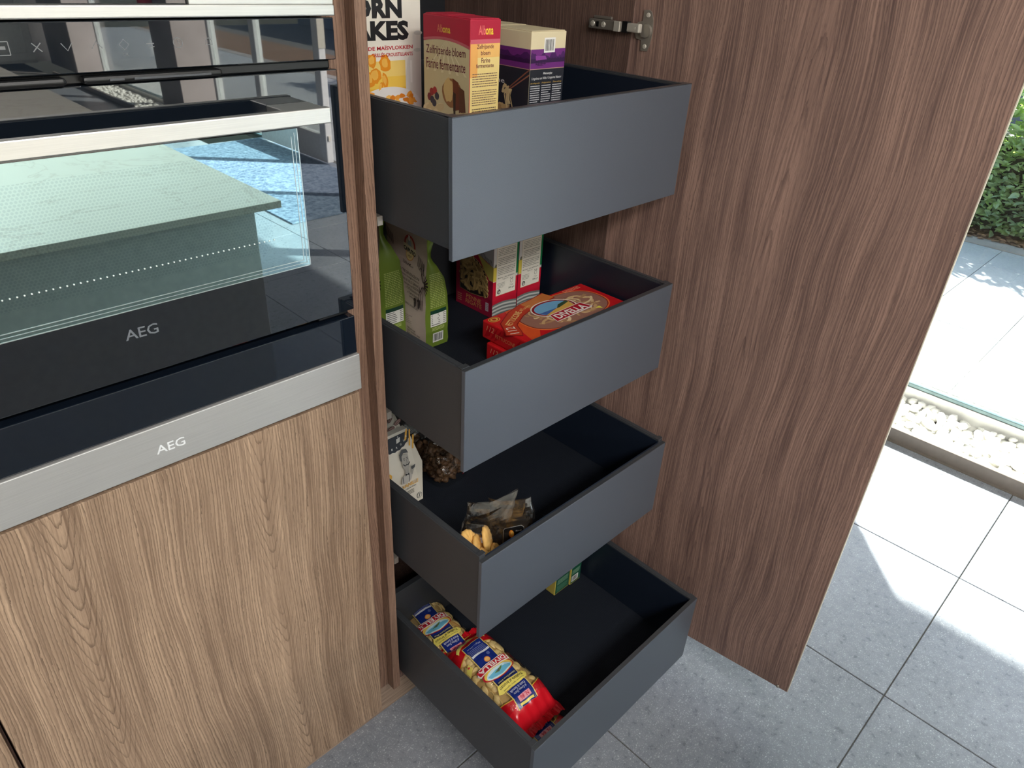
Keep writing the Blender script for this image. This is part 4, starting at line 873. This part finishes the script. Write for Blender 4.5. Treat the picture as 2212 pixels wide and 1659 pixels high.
    for q in range(14):
        an = -2.3+q*.33; p.band([(-.045+.02*math.cos(an), .138+.005*math.sin(an)), (-.045+.10*math.cos(an), .138+.024*math.sin(an))], .004, k_); p.ell(-.045+.115*math.cos(an), .138+.027*math.sin(an), .02, .0045, k_, 1, 8, rot=an) if math.cos(an) < 0 else None
    if emblem:
        c0 = (-.40, .196)
        p.ell(c0[0], c0[1]+.008, .135, .021, ink((172, 60, 48)), 1, 22); p.ell(c0[0], c0[1]+.008, .10, .0165, ink((190, 172, 150)), 2, 20)
        p.ell(c0[0], c0[1]+.009, .05, .010, ink((150, 160, 160)), 3, 12, .1); p.ell(c0[0], c0[1]+.021, .022, .0045, ink((222, 220, 214)), 4, 10); p.rect(c0[0]-.02, c0[0]+.02, c0[1]+.023, c0[1]+.028, ink((222, 220, 214)), 4)
        p.ell(c0[0], c0[1]-.010, .095, .013, ink((196, 130, 60)), 3, 20); p.ell(c0[0], c0[1]-.010, .085, .0115, ink((220, 200, 140)), 4, 20)
        p.poly([(c0[0]-.155, c0[1]-.002), (c0[0]+.155, c0[1]-.010), (c0[0]+.15, c0[1]+.003), (c0[0]-.15, c0[1]+.011)], ink((206, 196, 160)), 5); p.fit('CAPUTO', c0[0]-.145, c0[0]+.145, c0[1]-.0035, c0[1]+.0055, ink((24, 30, 30)), 7, bold=.04, slope=-.028)
        p.fit('1924', c0[0]-.045, c0[0]+.045, c0[1]-.0165, c0[1]-.0115, ink((90, 50, 40)), 6)
        p.fit('Il mulino di Napoli', c0[0]-.15, c0[0]+.13, c0[1]-.0285, c0[1]-.0235, k_, 1, slope=-.02)
    for r, tx in enumerate(('Da TRE GENERAZIONI', 'diciamo le migliori farine,', 'fatte di SOLO GRANO', 'maciniamo con PASSIONE', 'e TUTTA la tradizione', "e l'arte bianca", 'napoletana.')):
        p.fit(tx, -.58+.04*r, -.13-(.12 if r > 5 else 0), .152-r*.0085, .1575-r*.0085, k_, 1, slope=-.02)
    p.fit('MULINO DI NAPOLI', -.50, -.16, .0855, .0905, k_, 1, slope=-.02)
    for dx in (0, .085):
        p.ell(-.215+dx, .101, .03, .0042, k_, 2, 12); p.band([(-.19+dx, .101), (-.20+dx, .093), (-.235+dx, .090)], .012, k_, 2)
    for r in range(5): p.rect(-.48, -.48+random.uniform(.1, .2), .060-r*.004, .0606-r*.004, k_, 1)
    for r, tx in enumerate(('TYPE 00 FLOUR', 'SOFT WHEAT AND', 'DRIED SOURDOUGH', 'CERTIFIED')): p.fit(tx, -.42, -.12-(.1 if r in (0, 3) else 0), .031-r*.0058, .035-r*.0058, k_, 1, bold=.01, slope=-.02)
    p.done(t)
    return t
pouch('beige and green flour pouch standing foremost, beside the penne cartons, second drawer', 0.165, 0.222, 0.126, 0.258, 0.8925, 0.250)
pouch('green flour pouch half hidden behind the walnut gable, second drawer', 0.100, 0.160, 0.186, 0.300, 0.8925, 0.305, emblem=False)
# --- white gabled cookie cartons
def gable_box(label, x1, w_, y, dep, z0, variant, hgt=1.0):
    x0 = x1-w_; t = thing('cookie_carton', label, 'box', ((x0+x1)/2, y+dep/2, z0)); sh, tp = .106*hgt, .195*hgt; ins = .026
    bm = bmesh.new(); out = [(x0, 0), (x1, 0), (x1, sh), (x1-ins, tp), (x0+ins, tp), (x0, sh)]
    n = 6
    F_ = [bm.verts.new((u, y if v < tp-.001 else y+dep*.36, z0+v)) for u, v in out]; B_ = [bm.verts.new((u, y+dep if v < tp-.001 else y+dep*.64, z0+v)) for u, v in out]
    bm.faces.new(F_); bm.faces.new(B_[::-1])
    for i in range(n): bm.faces.new((F_[i], B_[i], B_[(i+1) % n], F_[(i+1) % n]))
    bmesh.ops.triangulate(bm, faces=[f for f in bm.faces if len(f.verts) > 4]); bmesh.ops.recalc_face_normals(bm, faces=bm.faces)
    obj('carton', bm, ink((228, 222, 208)), t)
    P_ = lambda u, v, h: Vector((u, y-h-.0003+(dep*.36*max(0, (v-sh)/(tp-sh))), z0+v))
    p = Print(P_); dkk = ink((52, 56, 64)); or_ = ink((232, 176, 72))
    if variant == 0:
        c = (x0+w_/2-.010, tp-.006)
        sc = [(c[0]+(.044+.002*(i % 2))*math.cos(-a), c[1]+(.034+.0018*(i % 2))*math.sin(-a)) for i, a in enumerate([j*PI/22 for j in range(23)])]
        p.poly(sc, dkk, 2)
        p.poly([(c[0]+.008, tp-.014), (c[0]+.018, tp-.012), (c[0]+.016, tp-.022), (c[0]+.007, tp-.024)], ink((206, 206, 200)), 3); p.ell(c[0]+.0125, tp-.010, .0015, .0015, ink((206, 206, 200)), 4, 8)
        vs_ = 'GENEROUS'
        for i, ch in enumerate(vs_):
            a = PI+.40+i*(PI-.80)/7; u, v = c[0]+.0355*math.cos(a), c[1]+.0265*math.sin(a); p.fit(ch, u-.0018, u+.0018, v-.0022, v+.0022, ink((226, 226, 220)), 4, bold=.02)
        for q, (u, v, L) in enumerate(((x1-.030, .187, .030), (x1-.023, .172, .036), (x1-.016, .160, .030), (x0+.012, .14, .03), (x0+.018, .12, .026), (x1-.032, .180, .020))): p.band([(u+.003, min(v+L/2, tp-.002)), (u-.003, v-L/2)], .0036, or_, 2)
        f = (x0+w_*.60, .122)                      # engraved gentleman sipping from a cup
        g1, g2, g3 = ink((88, 90, 92)), ink((176, 172, 164)), ink((40, 42, 46))
        p.poly([(f[0]-.008, f[1]+.018), (f[0]+.009, f[1]+.018), (f[0]+.010, f[1]-.006), (f[0]+.006, f[1]-.018), (f[0]-.003, f[1]-.019), (f[0]-.008, f[1]-.008)], g2, 3)
        p.poly([(f[0]-.011, f[1]+.008), (f[0]-.012, f[1]+.022), (f[0]-.004, f[1]+.031), (f[0]+.007, f[1]+.029), (f[0]+.011, f[1]+.018), (f[0]+.008, f[1]+.020), (f[0]-.002, f[1]+.022), (f[0]-.007, f[1]+.016), (f[0]-.008, f[1]+.004)], g1, 4)
        p.band([(f[0]-.004, f[1]+.009), (f[0], f[1]+.0095)], .0012, g3, 5); p.band([(f[0]+.004, f[1]+.0095), (f[0]+.008, f[1]+.009)], .0012, g3, 5); p.ell(f[0]-.002, f[1]+.006, .0014, .0011, g3, 5, 8); p.ell(f[0]+.006, f[1]+.006, .0014, .0011, g3, 5, 8)
        p.band([(f[0]+.003, f[1]+.006), (f[0]+.0045, f[1]-.002), (f[0]+.002, f[1]-.003)], .0008, g1, 5)
        p.band([(f[0]-.006, f[1]-.003), (f[0]-.002, f[1]-.008), (f[0]+.002, f[1]-.0065), (f[0]+.006, f[1]-.008), (f[0]+.011, f[1]-.003)], .0022, g3, 6)
        p.poly([(f[0]-.003, f[1]-.017), (f[0]+.006, f[1]-.017), (f[0]+.006, f[1]-.030), (f[0]-.003, f[1]-.030)], g2, 3); p.poly([(f[0]-.014, f[1]-.052), (f[0]-.012, f[1]-.036), (f[0]-.002, f[1]-.028), (f[0]+.007, f[1]-.028), (f[0]+.016, f[1]-.036), (f[0]+.012, f[1]-.05), (f[0], f[1]-.056)], ink((200, 196, 188)), 4)
        p.band([(f[0]-.010, f[1]-.034), (f[0]-.008, f[1]-.052)], .0014, g3, 5); p.band([(f[0]+.008, f[1]-.032), (f[0]+.006, f[1]-.054)], .0014, g3, 5); p.poly([(f[0]-.003, f[1]-.028), (f[0]+.002, f[1]-.031), (f[0]+.006, f[1]-.028), (f[0]+.006, f[1]-.035), (f[0]+.002, f[1]-.032), (f[0]-.003, f[1]-.035)], g3, 6)
        p.poly([(f[0]+.012, f[1]-.016), (f[0]+.024, f[1]-.014), (f[0]+.022, f[1]-.022), (f[0]+.014, f[1]-.024)], g1, 5); p.poly([(f[0]+.012, f[1]-.024), (f[0]+.021, f[1]-.022), (f[0]+.016, f[1]-.038), (f[0]+.012, f[1]-.036)], g2, 4)
        p.ell(x0+.018, .104, .009, .009, or_, 3, 20); p.fit('NEW', x0+.013, x0+.023, .1, .108, ink((240, 226, 190)), 4)
        p.fit('BUTTER VANILLE', x0+.010, x1-.012, .0535, .063, or_, 3, bold=.02, slope=.03); p.fit('BISCUITS AU BEURRE', x0+.022, x1-.018, .047, .0505, dkk, 3, slope=.03)
        for r in range(3): p.fine(x0+.03, x1-.024, .032+.004*r, .036+.004*r, 1, ink((120, 116, 108)), 3, .4)
        p.ell(x1-.010, .016, .0068, .0082, dkk, 3, 20); p.ell(x1-.010, .016, .0058, .0072, ink((228, 222, 208)), 4, 20); p.band([(x1-.014, .011), (x1-.006, .021)], .001, dkk, 5); p.band([(x1-.010, .011), (x1-.010, .021)], .0016, dkk, 5)
    else:
        for u, v, r in ((x1-.016, .150, .4), (x1-.018, .128, 1.2), (x1-.034, .165, .9), (x1-.036, .14, .2), (x1-.012, .108, .8)):
            p.ell(u, v, .0105, .0055, ink((104, 66, 62)), 3, 16, .04, r); p.ell(u, v, .0085, .0038, ink((170, 140, 132)), 4, 14, .04, r); p.band([(u-.007*math.cos(r), v-.007*math.sin(r)), (u+.007*math.cos(r), v+.007*math.sin(r))], .0012, ink((104, 66, 62)), 5)
    p.done(t); return t
gable_box('white gabled cookie carton printed with a moustached gentleman, third drawer', 0.1385, 0.108, 0.112, 0.050, 0.5255, 0)
gable_box('white gabled cookie carton printed with cocoa beans, behind the gentleman carton', 0.166, 0.104, 0.205, 0.050, 0.5255, 1, hgt=.98)
# --- crumpled film over a lens or bag shape
def film_bag(t, cx, cy, z0, w_, d_, h, rot, top, mat='cello', seed=0, lean=(0, 0), nm='film'):
    """gusseted film bag: bottom box shape closing to a flat torn top edge"""
    bm = bmesh.new(); nz, na = 22, 36; R = Matrix.Rotation(rot, 3, 'Z'); off = Vector((seed*3.1, seed*1.7, 0))
    for_prof = lambda f: (1.0-.1*f*0, max(.06, 1-.94*max(0, (f-.25)/.75)**.8))
    g = []
    for j in range(nz+1):
        f = j/nz; a, b = for_prof(f); ring = []
        for i in range(na):
            th = 2*PI*i/na; c, s = math.cos(th), math.sin(th); e = .55-.25*f
            x = w_/2*a*math.copysign(abs(c)**e, c); y = d_/2*b*math.copysign(abs(s)**e, s)
            p = Vector((x, y, f*h)); p.z += (top(x/(w_/2)))*f
            k = .003+.009*f
            p += Vector((noise.noise(p*17+off), noise.noise(p*17+off+Vector((7, 0, 0))), .4*noise.noise(p*24+off)))*k
            p += Vector((noise.noise(p*70+off), noise.noise(p*70+off+Vector((7, 0, 0))), 0))*k*.22
            p = R @ p; ring.append(bm.verts.new((cx+p.x+lean[0]*f, cy+p.y+lean[1]*f, z0+max(p.z, .001))))
        g.append(ring)
    for j in range(nz):
        for i in range(na): bm.faces.new((g[j][i], g[j][(i+1) % na], g[j+1][(i+1) % na], g[j+1][i]))
    return obj(nm, bm, mat, t, smooth=False)
def cookie(t, loc, r, tilt, ang, mat='cookie'):
    bm = bmesh.new(); n = 48
    rings = []
    for rr_, hh in ((0, .0045), (r*.45, .0052), (r*.8, .0042), (r*.97, .001), (r*.97, -.003), (r*.6, -.004), (0, -.004)):
        ring = []
        for i in range(n):
            a = 2*PI*i/n; q = rr_*(1+.07*abs(math.cos(a*6.5))-.03) if rr_ > r*.7 else rr_; ring.append(Vector((q*math.cos(a), q*math.sin(a), hh+.0006*math.sin(a*13)*(rr_ > r*.4))))
        rings.append(ring)
    R = Matrix.Rotation(ang, 3, 'Z') @ Matrix.Rotation(tilt, 3, 'X'); V = [[bm.verts.new(R @ v+Vector(loc)) for v in ring] for ring in rings]
    for a, b in zip(V[:-1], V[1:]):
        for i in range(n): 
            try: bm.faces.new((a[i], a[(i+1) % n], b[(i+1) % n], b[i]))
            except ValueError: pass
    bmesh.ops.remove_doubles(bm, verts=bm.verts, dist=1e-6); bmesh.ops.recalc_face_normals(bm, faces=bm.faces)
    return obj('cookie', bm, mat, t, smooth=True)
cb = thing('cookie_bag', 'clear cellophane bag of golden scalloped cookies, nearest the drawer corner, third drawer', 'bag', (0.062, -0.135, 0.526))
for k, (x, y, z, tl, an) in enumerate(((0.060, -0.125, 0.560, 1.25, .75), (0.055, -0.146, 0.562, 1.2, .9), (0.072, -0.155, 0.585, 1.15, .75), (0.062, -0.160, 0.620, 1.1, .7), (0.085, -0.135, 0.585, 1.2, .9), (0.080, -0.160, 0.630, 1.25, .75), (0.045, -0.170, 0.600, .9, .4), (0.05, -0.19, .615, .8, .5), (0.058, -0.205, .60, .8, .3), (0.045, -.15, .635, .9, .5), (0.085, -.185, .60, 1.1, .7))): cookie(cb, (x, y, z), .027, tl, an)
film_bag(cb, 0.067, -0.157, 0.5255, 0.098, 0.080, 0.170, -.80, lambda u: .030*max(0, u+.1), 'cello_brown', seed=1, lean=(.034, .012))
p = Print(lambda u, v, h: Vector((0.112+u*.72-h, -0.200-u*.66-h, 0.60+v))); p.poly([(-.018, -.03), (.020, -.03), (.022, .012), (-.016, .0)], ink((34, 30, 28)), 0); p.ell(0.0, -.008, .0052, .0095, ink((222, 130, 50)), 1, 18); p.done(cb, 'label')
cb2 = thing('cookie_bag', 'clear cellophane bag with a black label, right of the other cookie bag, third drawer', 'bag', (0.14, -0.165, 0.526))
for k, (x, y, z, tl, an) in enumerate(((0.140, -0.175, 0.545, 1.2, .7), (0.125, -0.190, 0.560, 1.2, .7), (0.150, -0.195, 0.575, 1.0, .8), (0.135, -0.20, 0.600, 1.1, .6))): cookie(cb2, (x, y, z), .024, tl, an)
film_bag(cb2, 0.152, -0.168, 0.5255, 0.086, 0.060, 0.160, -1.0, lambda u: .030*max(0, u-.2)-.010*(u < -.5), seed=4, lean=(-.008, .014))
p = Print(lambda u, v, h: Vector((0.1235+u*.54-h*3, -0.1895-u*.84-h*2, 0.642+v)))
p.poly([(-.022, -.04), (.022, -.03), (.017, .018), (.012, .021), (-.020, .004), (-.022, -.0)], ink((176, 176, 176)), 0); p.poly([(-.0213, -.04), (.0213, -.03), (.0163, .0172), (.0115, .0198), (-.0192, .0035), (-.0213, -.0)], ink((22, 22, 24)), 1)
p.ell(-.006, -.006, .0052, .0095, ink((238, 140, 44)), 2, 18); p.ell(-.0045, -.004, .003, .006, ink((246, 190, 90)), 3, 14); p.fit('ferdi', .002, .013, .002, .0055, ink((214, 214, 214)), 2, slope=.5); p.done(cb2, 'label')
# --- clear bags of brown clusters
for k, (cx, cy, lab) in enumerate(((0.228, 0.150, 'clear bag of brown nut clusters with a red label edge, front one, third drawer'), (0.192, 0.235, 'clear bag of brown nut clusters, behind the one with the red edge'))):
    t = thing('cluster_bag', lab, 'bag', (cx, cy, 0.526)); bm = bmesh.new(); rr = random.Random(k+5)
    for q in range(260):
        r = rr.uniform(.0045, .0085); p0 = Vector((cx+rr.uniform(-.030, .034), cy+rr.uniform(-.032, .036), 0.526+r+rr.random()**1.3*.065)); m = bmesh.ops.create_icosphere(bm, subdivisions=2, radius=r, matrix=Matrix.Translation(p0))
        for v in m['verts']: v.co += (v.co-p0)*.8*noise.noise(v.co*190)
    o = obj('clusters', bm, 'nut', t, smooth=True); o['kind'] = 'stuff'
    film_bag(t, cx+.002, cy, 0.5255, .092, .090, .15, .1, lambda u: .01*u, 'film', seed=8+k)
    if k == 0:
        p = Print(lambda u, v, h: Vector((0.262+u, 0.118+.2*u-h*3, 0.527+v))); p.poly([(0, 0), (.022, .016), (.020, .055), (.010, .06), (.008, .02)], 'red_foil', 1); p.done(t, 'label')
# --- orecchiette bags
def orec_mesh(seed):
    rr = random.Random(seed); bm = bmesh.new(); n, m = 16, 5; r = .0115; V = []
    for s in (0, 1):
        rows = []
        for j in range(m+1):
            f = j/m; ring = []
            for i in range(n):
                a = 2*PI*i/n; q = r*f*(1+.10*math.cos(a*2+seed)); z = .0058*(1-f*f) if s == 0 else .0058*(1-f*f)*.5-.0016*(1-f)
                if s == 0: z += .0004
                p = Vector((q*math.cos(a)*1.08, q*math.sin(a)*.92, z)); p.z += .0006*noise.noise(p*260+Vector((seed, 0, 0))); ring.append(bm.verts.new(p))
            rows.append(ring)
        for j in range(m):
            for i in range(n):
                q = (rows[j][i], rows[j][(i+1) % n], rows[j+1][(i+1) % n], rows[j+1][i])
                bm.faces.new(q if s else q[::-1])
        V.append(rows)
    for i in range(n): bm.faces.new((V[0][m][i], V[0][m][(i+1) % n], V[1][m][(i+1) % n], V[1][m][i]))
    bmesh.ops.remove_doubles(bm, verts=bm.verts, dist=1e-6); bmesh.ops.recalc_face_normals(bm, faces=bm.faces)
    for f in bm.faces: f.smooth = True
    me = bpy.data.meshes.new('orecchietta'); bm.to_mesh(me); bm.free(); me.materials.append(MAT['dough']); return me
OM = [orec_mesh(k) for k in range(4)]
def pasta_bag(label, loc, rotz, L=.262, W=.122, H=.046, seed=0, tilt=0.0, npasta=100, empty_top=False):
    t = thing('orecchiette_bag', label, 'bag', loc, rotz); t.rotation_euler = (tilt, 0, rotz); rr = random.Random(seed); off = Vector((seed*5, 2, 0))
    def prof(u, v):   # u -.5...5, v 0..1
        e = max(0.0, 1-abs(2*u)**3.2)**.5; q = min(v, 1-v)/.20; q = min(1, q); return e*(q*(2-q))
    def S(u, v, h=0.0, top=True, wr=1.0):
        base = prof(u, v); x = u*W*(1-.0*v)+.0035*noise.noise(Vector((v*6, seed, 0))); y = (v-.5)*L
        endw = 1-min(v, 1-v)/.14; endw = max(0, endw)
        wz = (.0035*noise.noise(Vector((u*5, v*9, seed)))+.0009*noise.noise(Vector((u*14, v*20, seed))))*wr+endw*.004*math.sin(u*34+seed)
        z = .004+H*base*(1 if top else 0)+wz*(1 if top else .2)+h
        if not top: z = .001+.003*(1-base)*0+h
        if top: z = max(z, .0035+h)
        return Vector((x, y, z))
    def grid(nm, v0, v1, mat, top, nu=26, nv=24, h=0.0, u0=-.5, u1=.5, curve=0.0, smooth=True):
        bm = bmesh.new(); g = []
        for j in range(nv+1):
            row = []
            for i in range(nu+1):
                u = u0+(u1-u0)*i/nu; v = v0+(v1-v0)*j/nv
                if curve: v += curve*(1-(2*u)**2)*(1-abs(v-(v0 if curve < 0 else v1))/abs(v1-v0)) if False else 0
                row.append(bm.verts.new(S(u, v, h, top)))
            g.append(row)
        for j in range(nv):
            for i in range(nu):
                q = (g[j][i], g[j][i+1], g[j+1][i+1], g[j+1][i]); bm.faces.new(q if top else q[::-1])
        return obj(nm, bm, mat, t, world=False, smooth=smooth)
    def capend(nm, near):
        # red end with a curved border
        bm = bmesh.new(); nu, nv = 28, 12; g = []
        for j in range(nv+1):
            row = []
            for i in range(nu+1):
                u = -.5+i/nu; arc = .20+.075*abs(2*u)**2 if not near else .165+.085*abs(2*u)**2
                v = arc*j/nv; v = v if not near else v
                vv = v if near == 0 else 1-v; row.append(bm.verts.new(S(u, vv, .0006, True)))
            g.append(row)
        for j in range(nv):
            for i in range(nu):
                q = (g[j][i], g[j][i+1], g[j+1][i+1], g[j+1][i]); bm.faces.new(q if not near else q[::-1])
        return obj(nm, bm, 'red_foil', t, world=False, smooth=True)
    grid('film_back', 0.0, 1.0, 'film', False)
    cap0 = capend('red_end', 0); cap1 = capend('red_end', 1)
    grid('clear_film', 0.13, 0.87, 'film', True, 30, 30, .0012)
    bm = bmesh.new()
    for near in (0, 1):
        pts = []
        for i in range(29):
            u = -.5+i/28; arc = (.20+.075*abs(2*u)**2) if not near else (.165+.085*abs(2*u)**2); pts.append((u, arc if not near else 1-arc))
        for (u0, v0), (u1, v1) in zip(pts[:-1], pts[1:]):
            q = [bm.verts.new(S(u0, v0, .0010)), bm.verts.new(S(u1, v1, .0010)), bm.verts.new(S(u1, v1+(.008 if not near else -.008), .0010)), bm.verts.new(S(u0, v0+(.008 if not near else -.008), .0010))]; bm.faces.new(q if not near else q[::-1])
    obj('yellow_border', bm, ink((240, 190, 70)), t, world=False)
    # the pasta: a core that fills the bag and single pieces on top of it
    bm = bmesh.new(); g = [[bm.verts.new(S(-.46+.92*i/18, .16+.68*j/24, -.0100, True)) for i in range(19)] for j in range(25)]
    for j in range(24):
        for i in range(18): bm.faces.new((g[j][i], g[j][i+1], g[j+1][i+1], g[j+1][i]))
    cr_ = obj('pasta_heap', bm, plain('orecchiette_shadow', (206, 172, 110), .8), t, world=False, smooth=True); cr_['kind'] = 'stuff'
    for k in range(npasta):
        u, v = rr.uniform(-.45, .45), rr.uniform(.15, .85)
        if empty_top and rr.random() < .5: continue
        o = bpy.data.objects.new('orecchietta', rr.choice(OM)); COL.objects.link(o); o.parent = t
        o.location = S(u, v, -.0105+rr.uniform(-.002, .001)); nrm = Vector((u*3.2*abs(u)*3, 0, 1)).normalized()
        o.rotation_euler = (Matrix.Rotation(0, 3, 'X') @ nrm.to_track_quat('Z', 'Y').to_matrix() @ Matrix.Rotation(rr.uniform(0, 6.3), 3, 'Z') @ Matrix.Rotation(rr.uniform(-.5, .5) + (PI if rr.random() < .5 else 0), 3, 'X')).to_euler(); s = rr.uniform(.85, 1.15); o.scale = (s, s, s)
    # printed centre strip; w runs 0 (foot of the lettering) .. 1 (its head), which is the bag's v
    P_ = lambda u, v, h: S(u, v, h+.0019, wr=1.0); p = Print(P_, .00014, conf=(W, L)); bl = MAT['blue_foil']; ye = ink((240, 222, 110), .3); cx = .035
    def strip(u0, u1, v0, v1, m, k, nv=10, nu=8): p.rect(u0, u1, v0, v1, m, k, nu, nv)
    strip(cx-.215, cx+.215, .16, .44, ink((226, 200, 110)), 1, 16); strip(cx-.20, cx+.20, .165, .435, bl, 2, 16)
    p.band([(cx+.33*math.cos(a), .20-.10*math.sin(a)+.0) for a in [.35+i*(PI-.7)/12 for i in range(13)]], .038, ye, 4); p.fit('ORECCHIETTE', cx-.12, cx+.12, .098, .112, ink((40, 40, 60)), 6)
    p.fit('500 g e - 17.6 oz', cx-.15, cx+.15, .196, .212, ink((200, 206, 226)), 4)
    for r in range(4): p.fine(cx-.17, cx+.17, .225+.014*r, .237+.014*r, 1, ink((150, 160, 200)), 4, .35)
    strip(cx-.19, cx+.19, .285, .305, ink((220, 222, 228)), 4, 1); p.ell(cx-.10, .335, .035, .016, ink((90, 104, 160)), 4, 14)
    p.ell(cx, .385, .062, .027, ink((232, 140, 60)), 4, 18); p.ell(cx, .385, .046, .019, ink((240, 186, 110)), 5, 14, .12)
    # emblem: banner below, oval sea view above
    strip(cx-.235, cx+.235, .53, .71, ink((226, 200, 110)), 1, 10); strip(cx-.22, cx+.22, .535, .705, bl, 2, 10)
    p.ell(cx, .52, .33, .072, ink((190, 24, 44)), 3, 32); p.ell(cx, .523, .305, .062, ink((244, 206, 96)), 4, 32); p.ell(cx+.01, .537, .27, .045, ink((206, 232, 240)), 5, 30)
    p.poly([(cx-.26, .535), (cx-.1, .52), (cx+.05, .515), (cx+.26, .53), (cx+.22, .556), (cx, .575), (cx-.2, .56)], ink((110, 184, 214)), 6); p.poly([(cx-.10, .508), (cx+.0, .518), (cx+.12, .535), (cx+.02, .545), (cx-.05, .53)], ink((96, 132, 70)), 7); p.poly([(cx-.02, .52), (cx+.06, .53), (cx+.02, .54)], ink((90, 84, 100)), 8)
    p.poly([(cx-.34, .452), (cx-.26, .418), (cx+.26, .418), (cx+.34, .452), (cx+.33, .487), (cx-.33, .487)], ink((240, 232, 224)), 7)
    strip(cx-.315, cx+.315, .425, .478, ink((196, 28, 48)), 8, 3, 10); p.fit('DIVELLA', cx-.29, cx+.29, .431, .472, ink((246, 240, 232)), 10, bold=.03)
    strip(cx-.21, cx+.21, .612, .640, ink((30, 34, 50)), 5, 2); p.fit('Selected Durum Wheat', cx-.19, cx+.19, .618, .634, ink((226, 220, 200)), 7)
    p.poly([(cx-.30, .655), (cx+.24, .640), (cx+.31, .70), (cx+.25, .722), (cx-.26, .728), (cx-.33, .69)], ye, 6); p.fit('Trafilata al bronzo', cx-.26, cx+.24, .662, .690, ink((40, 36, 40)), 8, shear=.25, bold=.01); p.fit('Formato tipico regionale', cx-.22, cx+.22, .698, .715, ink((60, 50, 50)), 8)
    strip(cx-.215, cx+.215, .725, .90, ink((226, 200, 110)), 2, 12); strip(cx-.20, cx+.20, .728, .90, bl, 3, 12)
    p.fit('Pasta di Semola', cx-.16, cx+.16, .742, .768, ink((226, 228, 240)), 5, shear=.2); p.fit('di Grano Duro', cx-.14, cx+.14, .775, .800, ink((226, 228, 240)), 5, shear=.2)
    strip(cx-.13, cx+.13, .822, .865, ink((226, 150, 160)), 5, 3); p.fit('N. 86', cx-.09, cx+.09, .828, .858, ink((190, 24, 60)), 7, bold=.02); p.band([(cx-.15, .885), (cx+.15, .882)], .016, ye, 6)
    p.poly([(.34, .30), (.44, .34), (.43, .40), (.33, .36)], ye, 4); p.ell(.37, .33, .02, .01, ink((210, 60, 70)), 5, 10)
    p.done(t, 'printed_label', world=False)
    # crimped ends
    for near in (0, 1):
        bm = bmesh.new(); nx = 60; rows = []
        for j in range(4):
            row = []
            for i in range(nx+1):
                u = -.5+i/nx; v0 = 0.0 if not near else 1.0; b = S(u, v0, 0); y = b.y+(-1 if not near else 1)*j*.006
                row.append(bm.verts.new((u*W*1.02, y, .006+.0035*math.sin(u*34+seed)+.0016*math.sin(u*120+j)+j*.0012*math.sin(u*8+seed))))
            rows.append(row)
        for j in range(3):
            for i in range(nx): bm.faces.new((rows[j][i], rows[j][i+1], rows[j+1][i+1], rows[j+1][i]))
        obj('crimped_seal', bm, 'red_foil', t, world=False, smooth=True)
    return t
pasta_bag('bag of orecchiette at the back left of the lowest drawer, partly under the drawer above', (0.112, 0.035, 0.1505), PI-.06, seed=1, W=.125, L=.25)
pasta_bag('orecchiette bag lying beneath the others, only its red lower end showing by the drawer front', (0.115, -0.252, 0.1505), PI-.04, seed=5, H=.034, L=.235, W=.13, npasta=30, empty_top=True)
pasta_bag('uppermost bag of orecchiette with blue label at the front left of the lowest drawer', (0.116, -0.175, 0.188), PI-.03, seed=9, L=.262, W=.126, tilt=0.03, npasta=120)
# --- green tea cartons
for k, (x0, x1, y0, lab) in enumerate(((0.424, 0.480, -0.069, 'green and yellow tea carton in the middle of the lowest drawer'), (0.4815, 0.523, -0.072, 'second green tea carton with a barcode, right of the first in the lowest drawer'))):
    t = carton('tea_box', lab, (x0, x1), (y0, y0+.03), (0.1505, 0.262), ink((196, 176, 84)), flap=True)
    p = Print(PY(y0)); p.rect(x0+.0025, x1-.0005, 0.153, 0.2615, ink((26, 84, 62)), 1)
    if k == 0: p.fine(x0+.008, x1-.006, .158, .178, 6, ink((110, 160, 130)), 2, .35); p.fine(x0+.008, x1-.006, .182, .20, 5, ink((150, 190, 160)), 2, .4)
    else: p.barcode(x0+.006, x1-.010, .158, .178, 2); p.fine(x0+.006, x1-.006, .184, .20, 4, ink((150, 190, 160)), 2, .4)
    p.done(t)
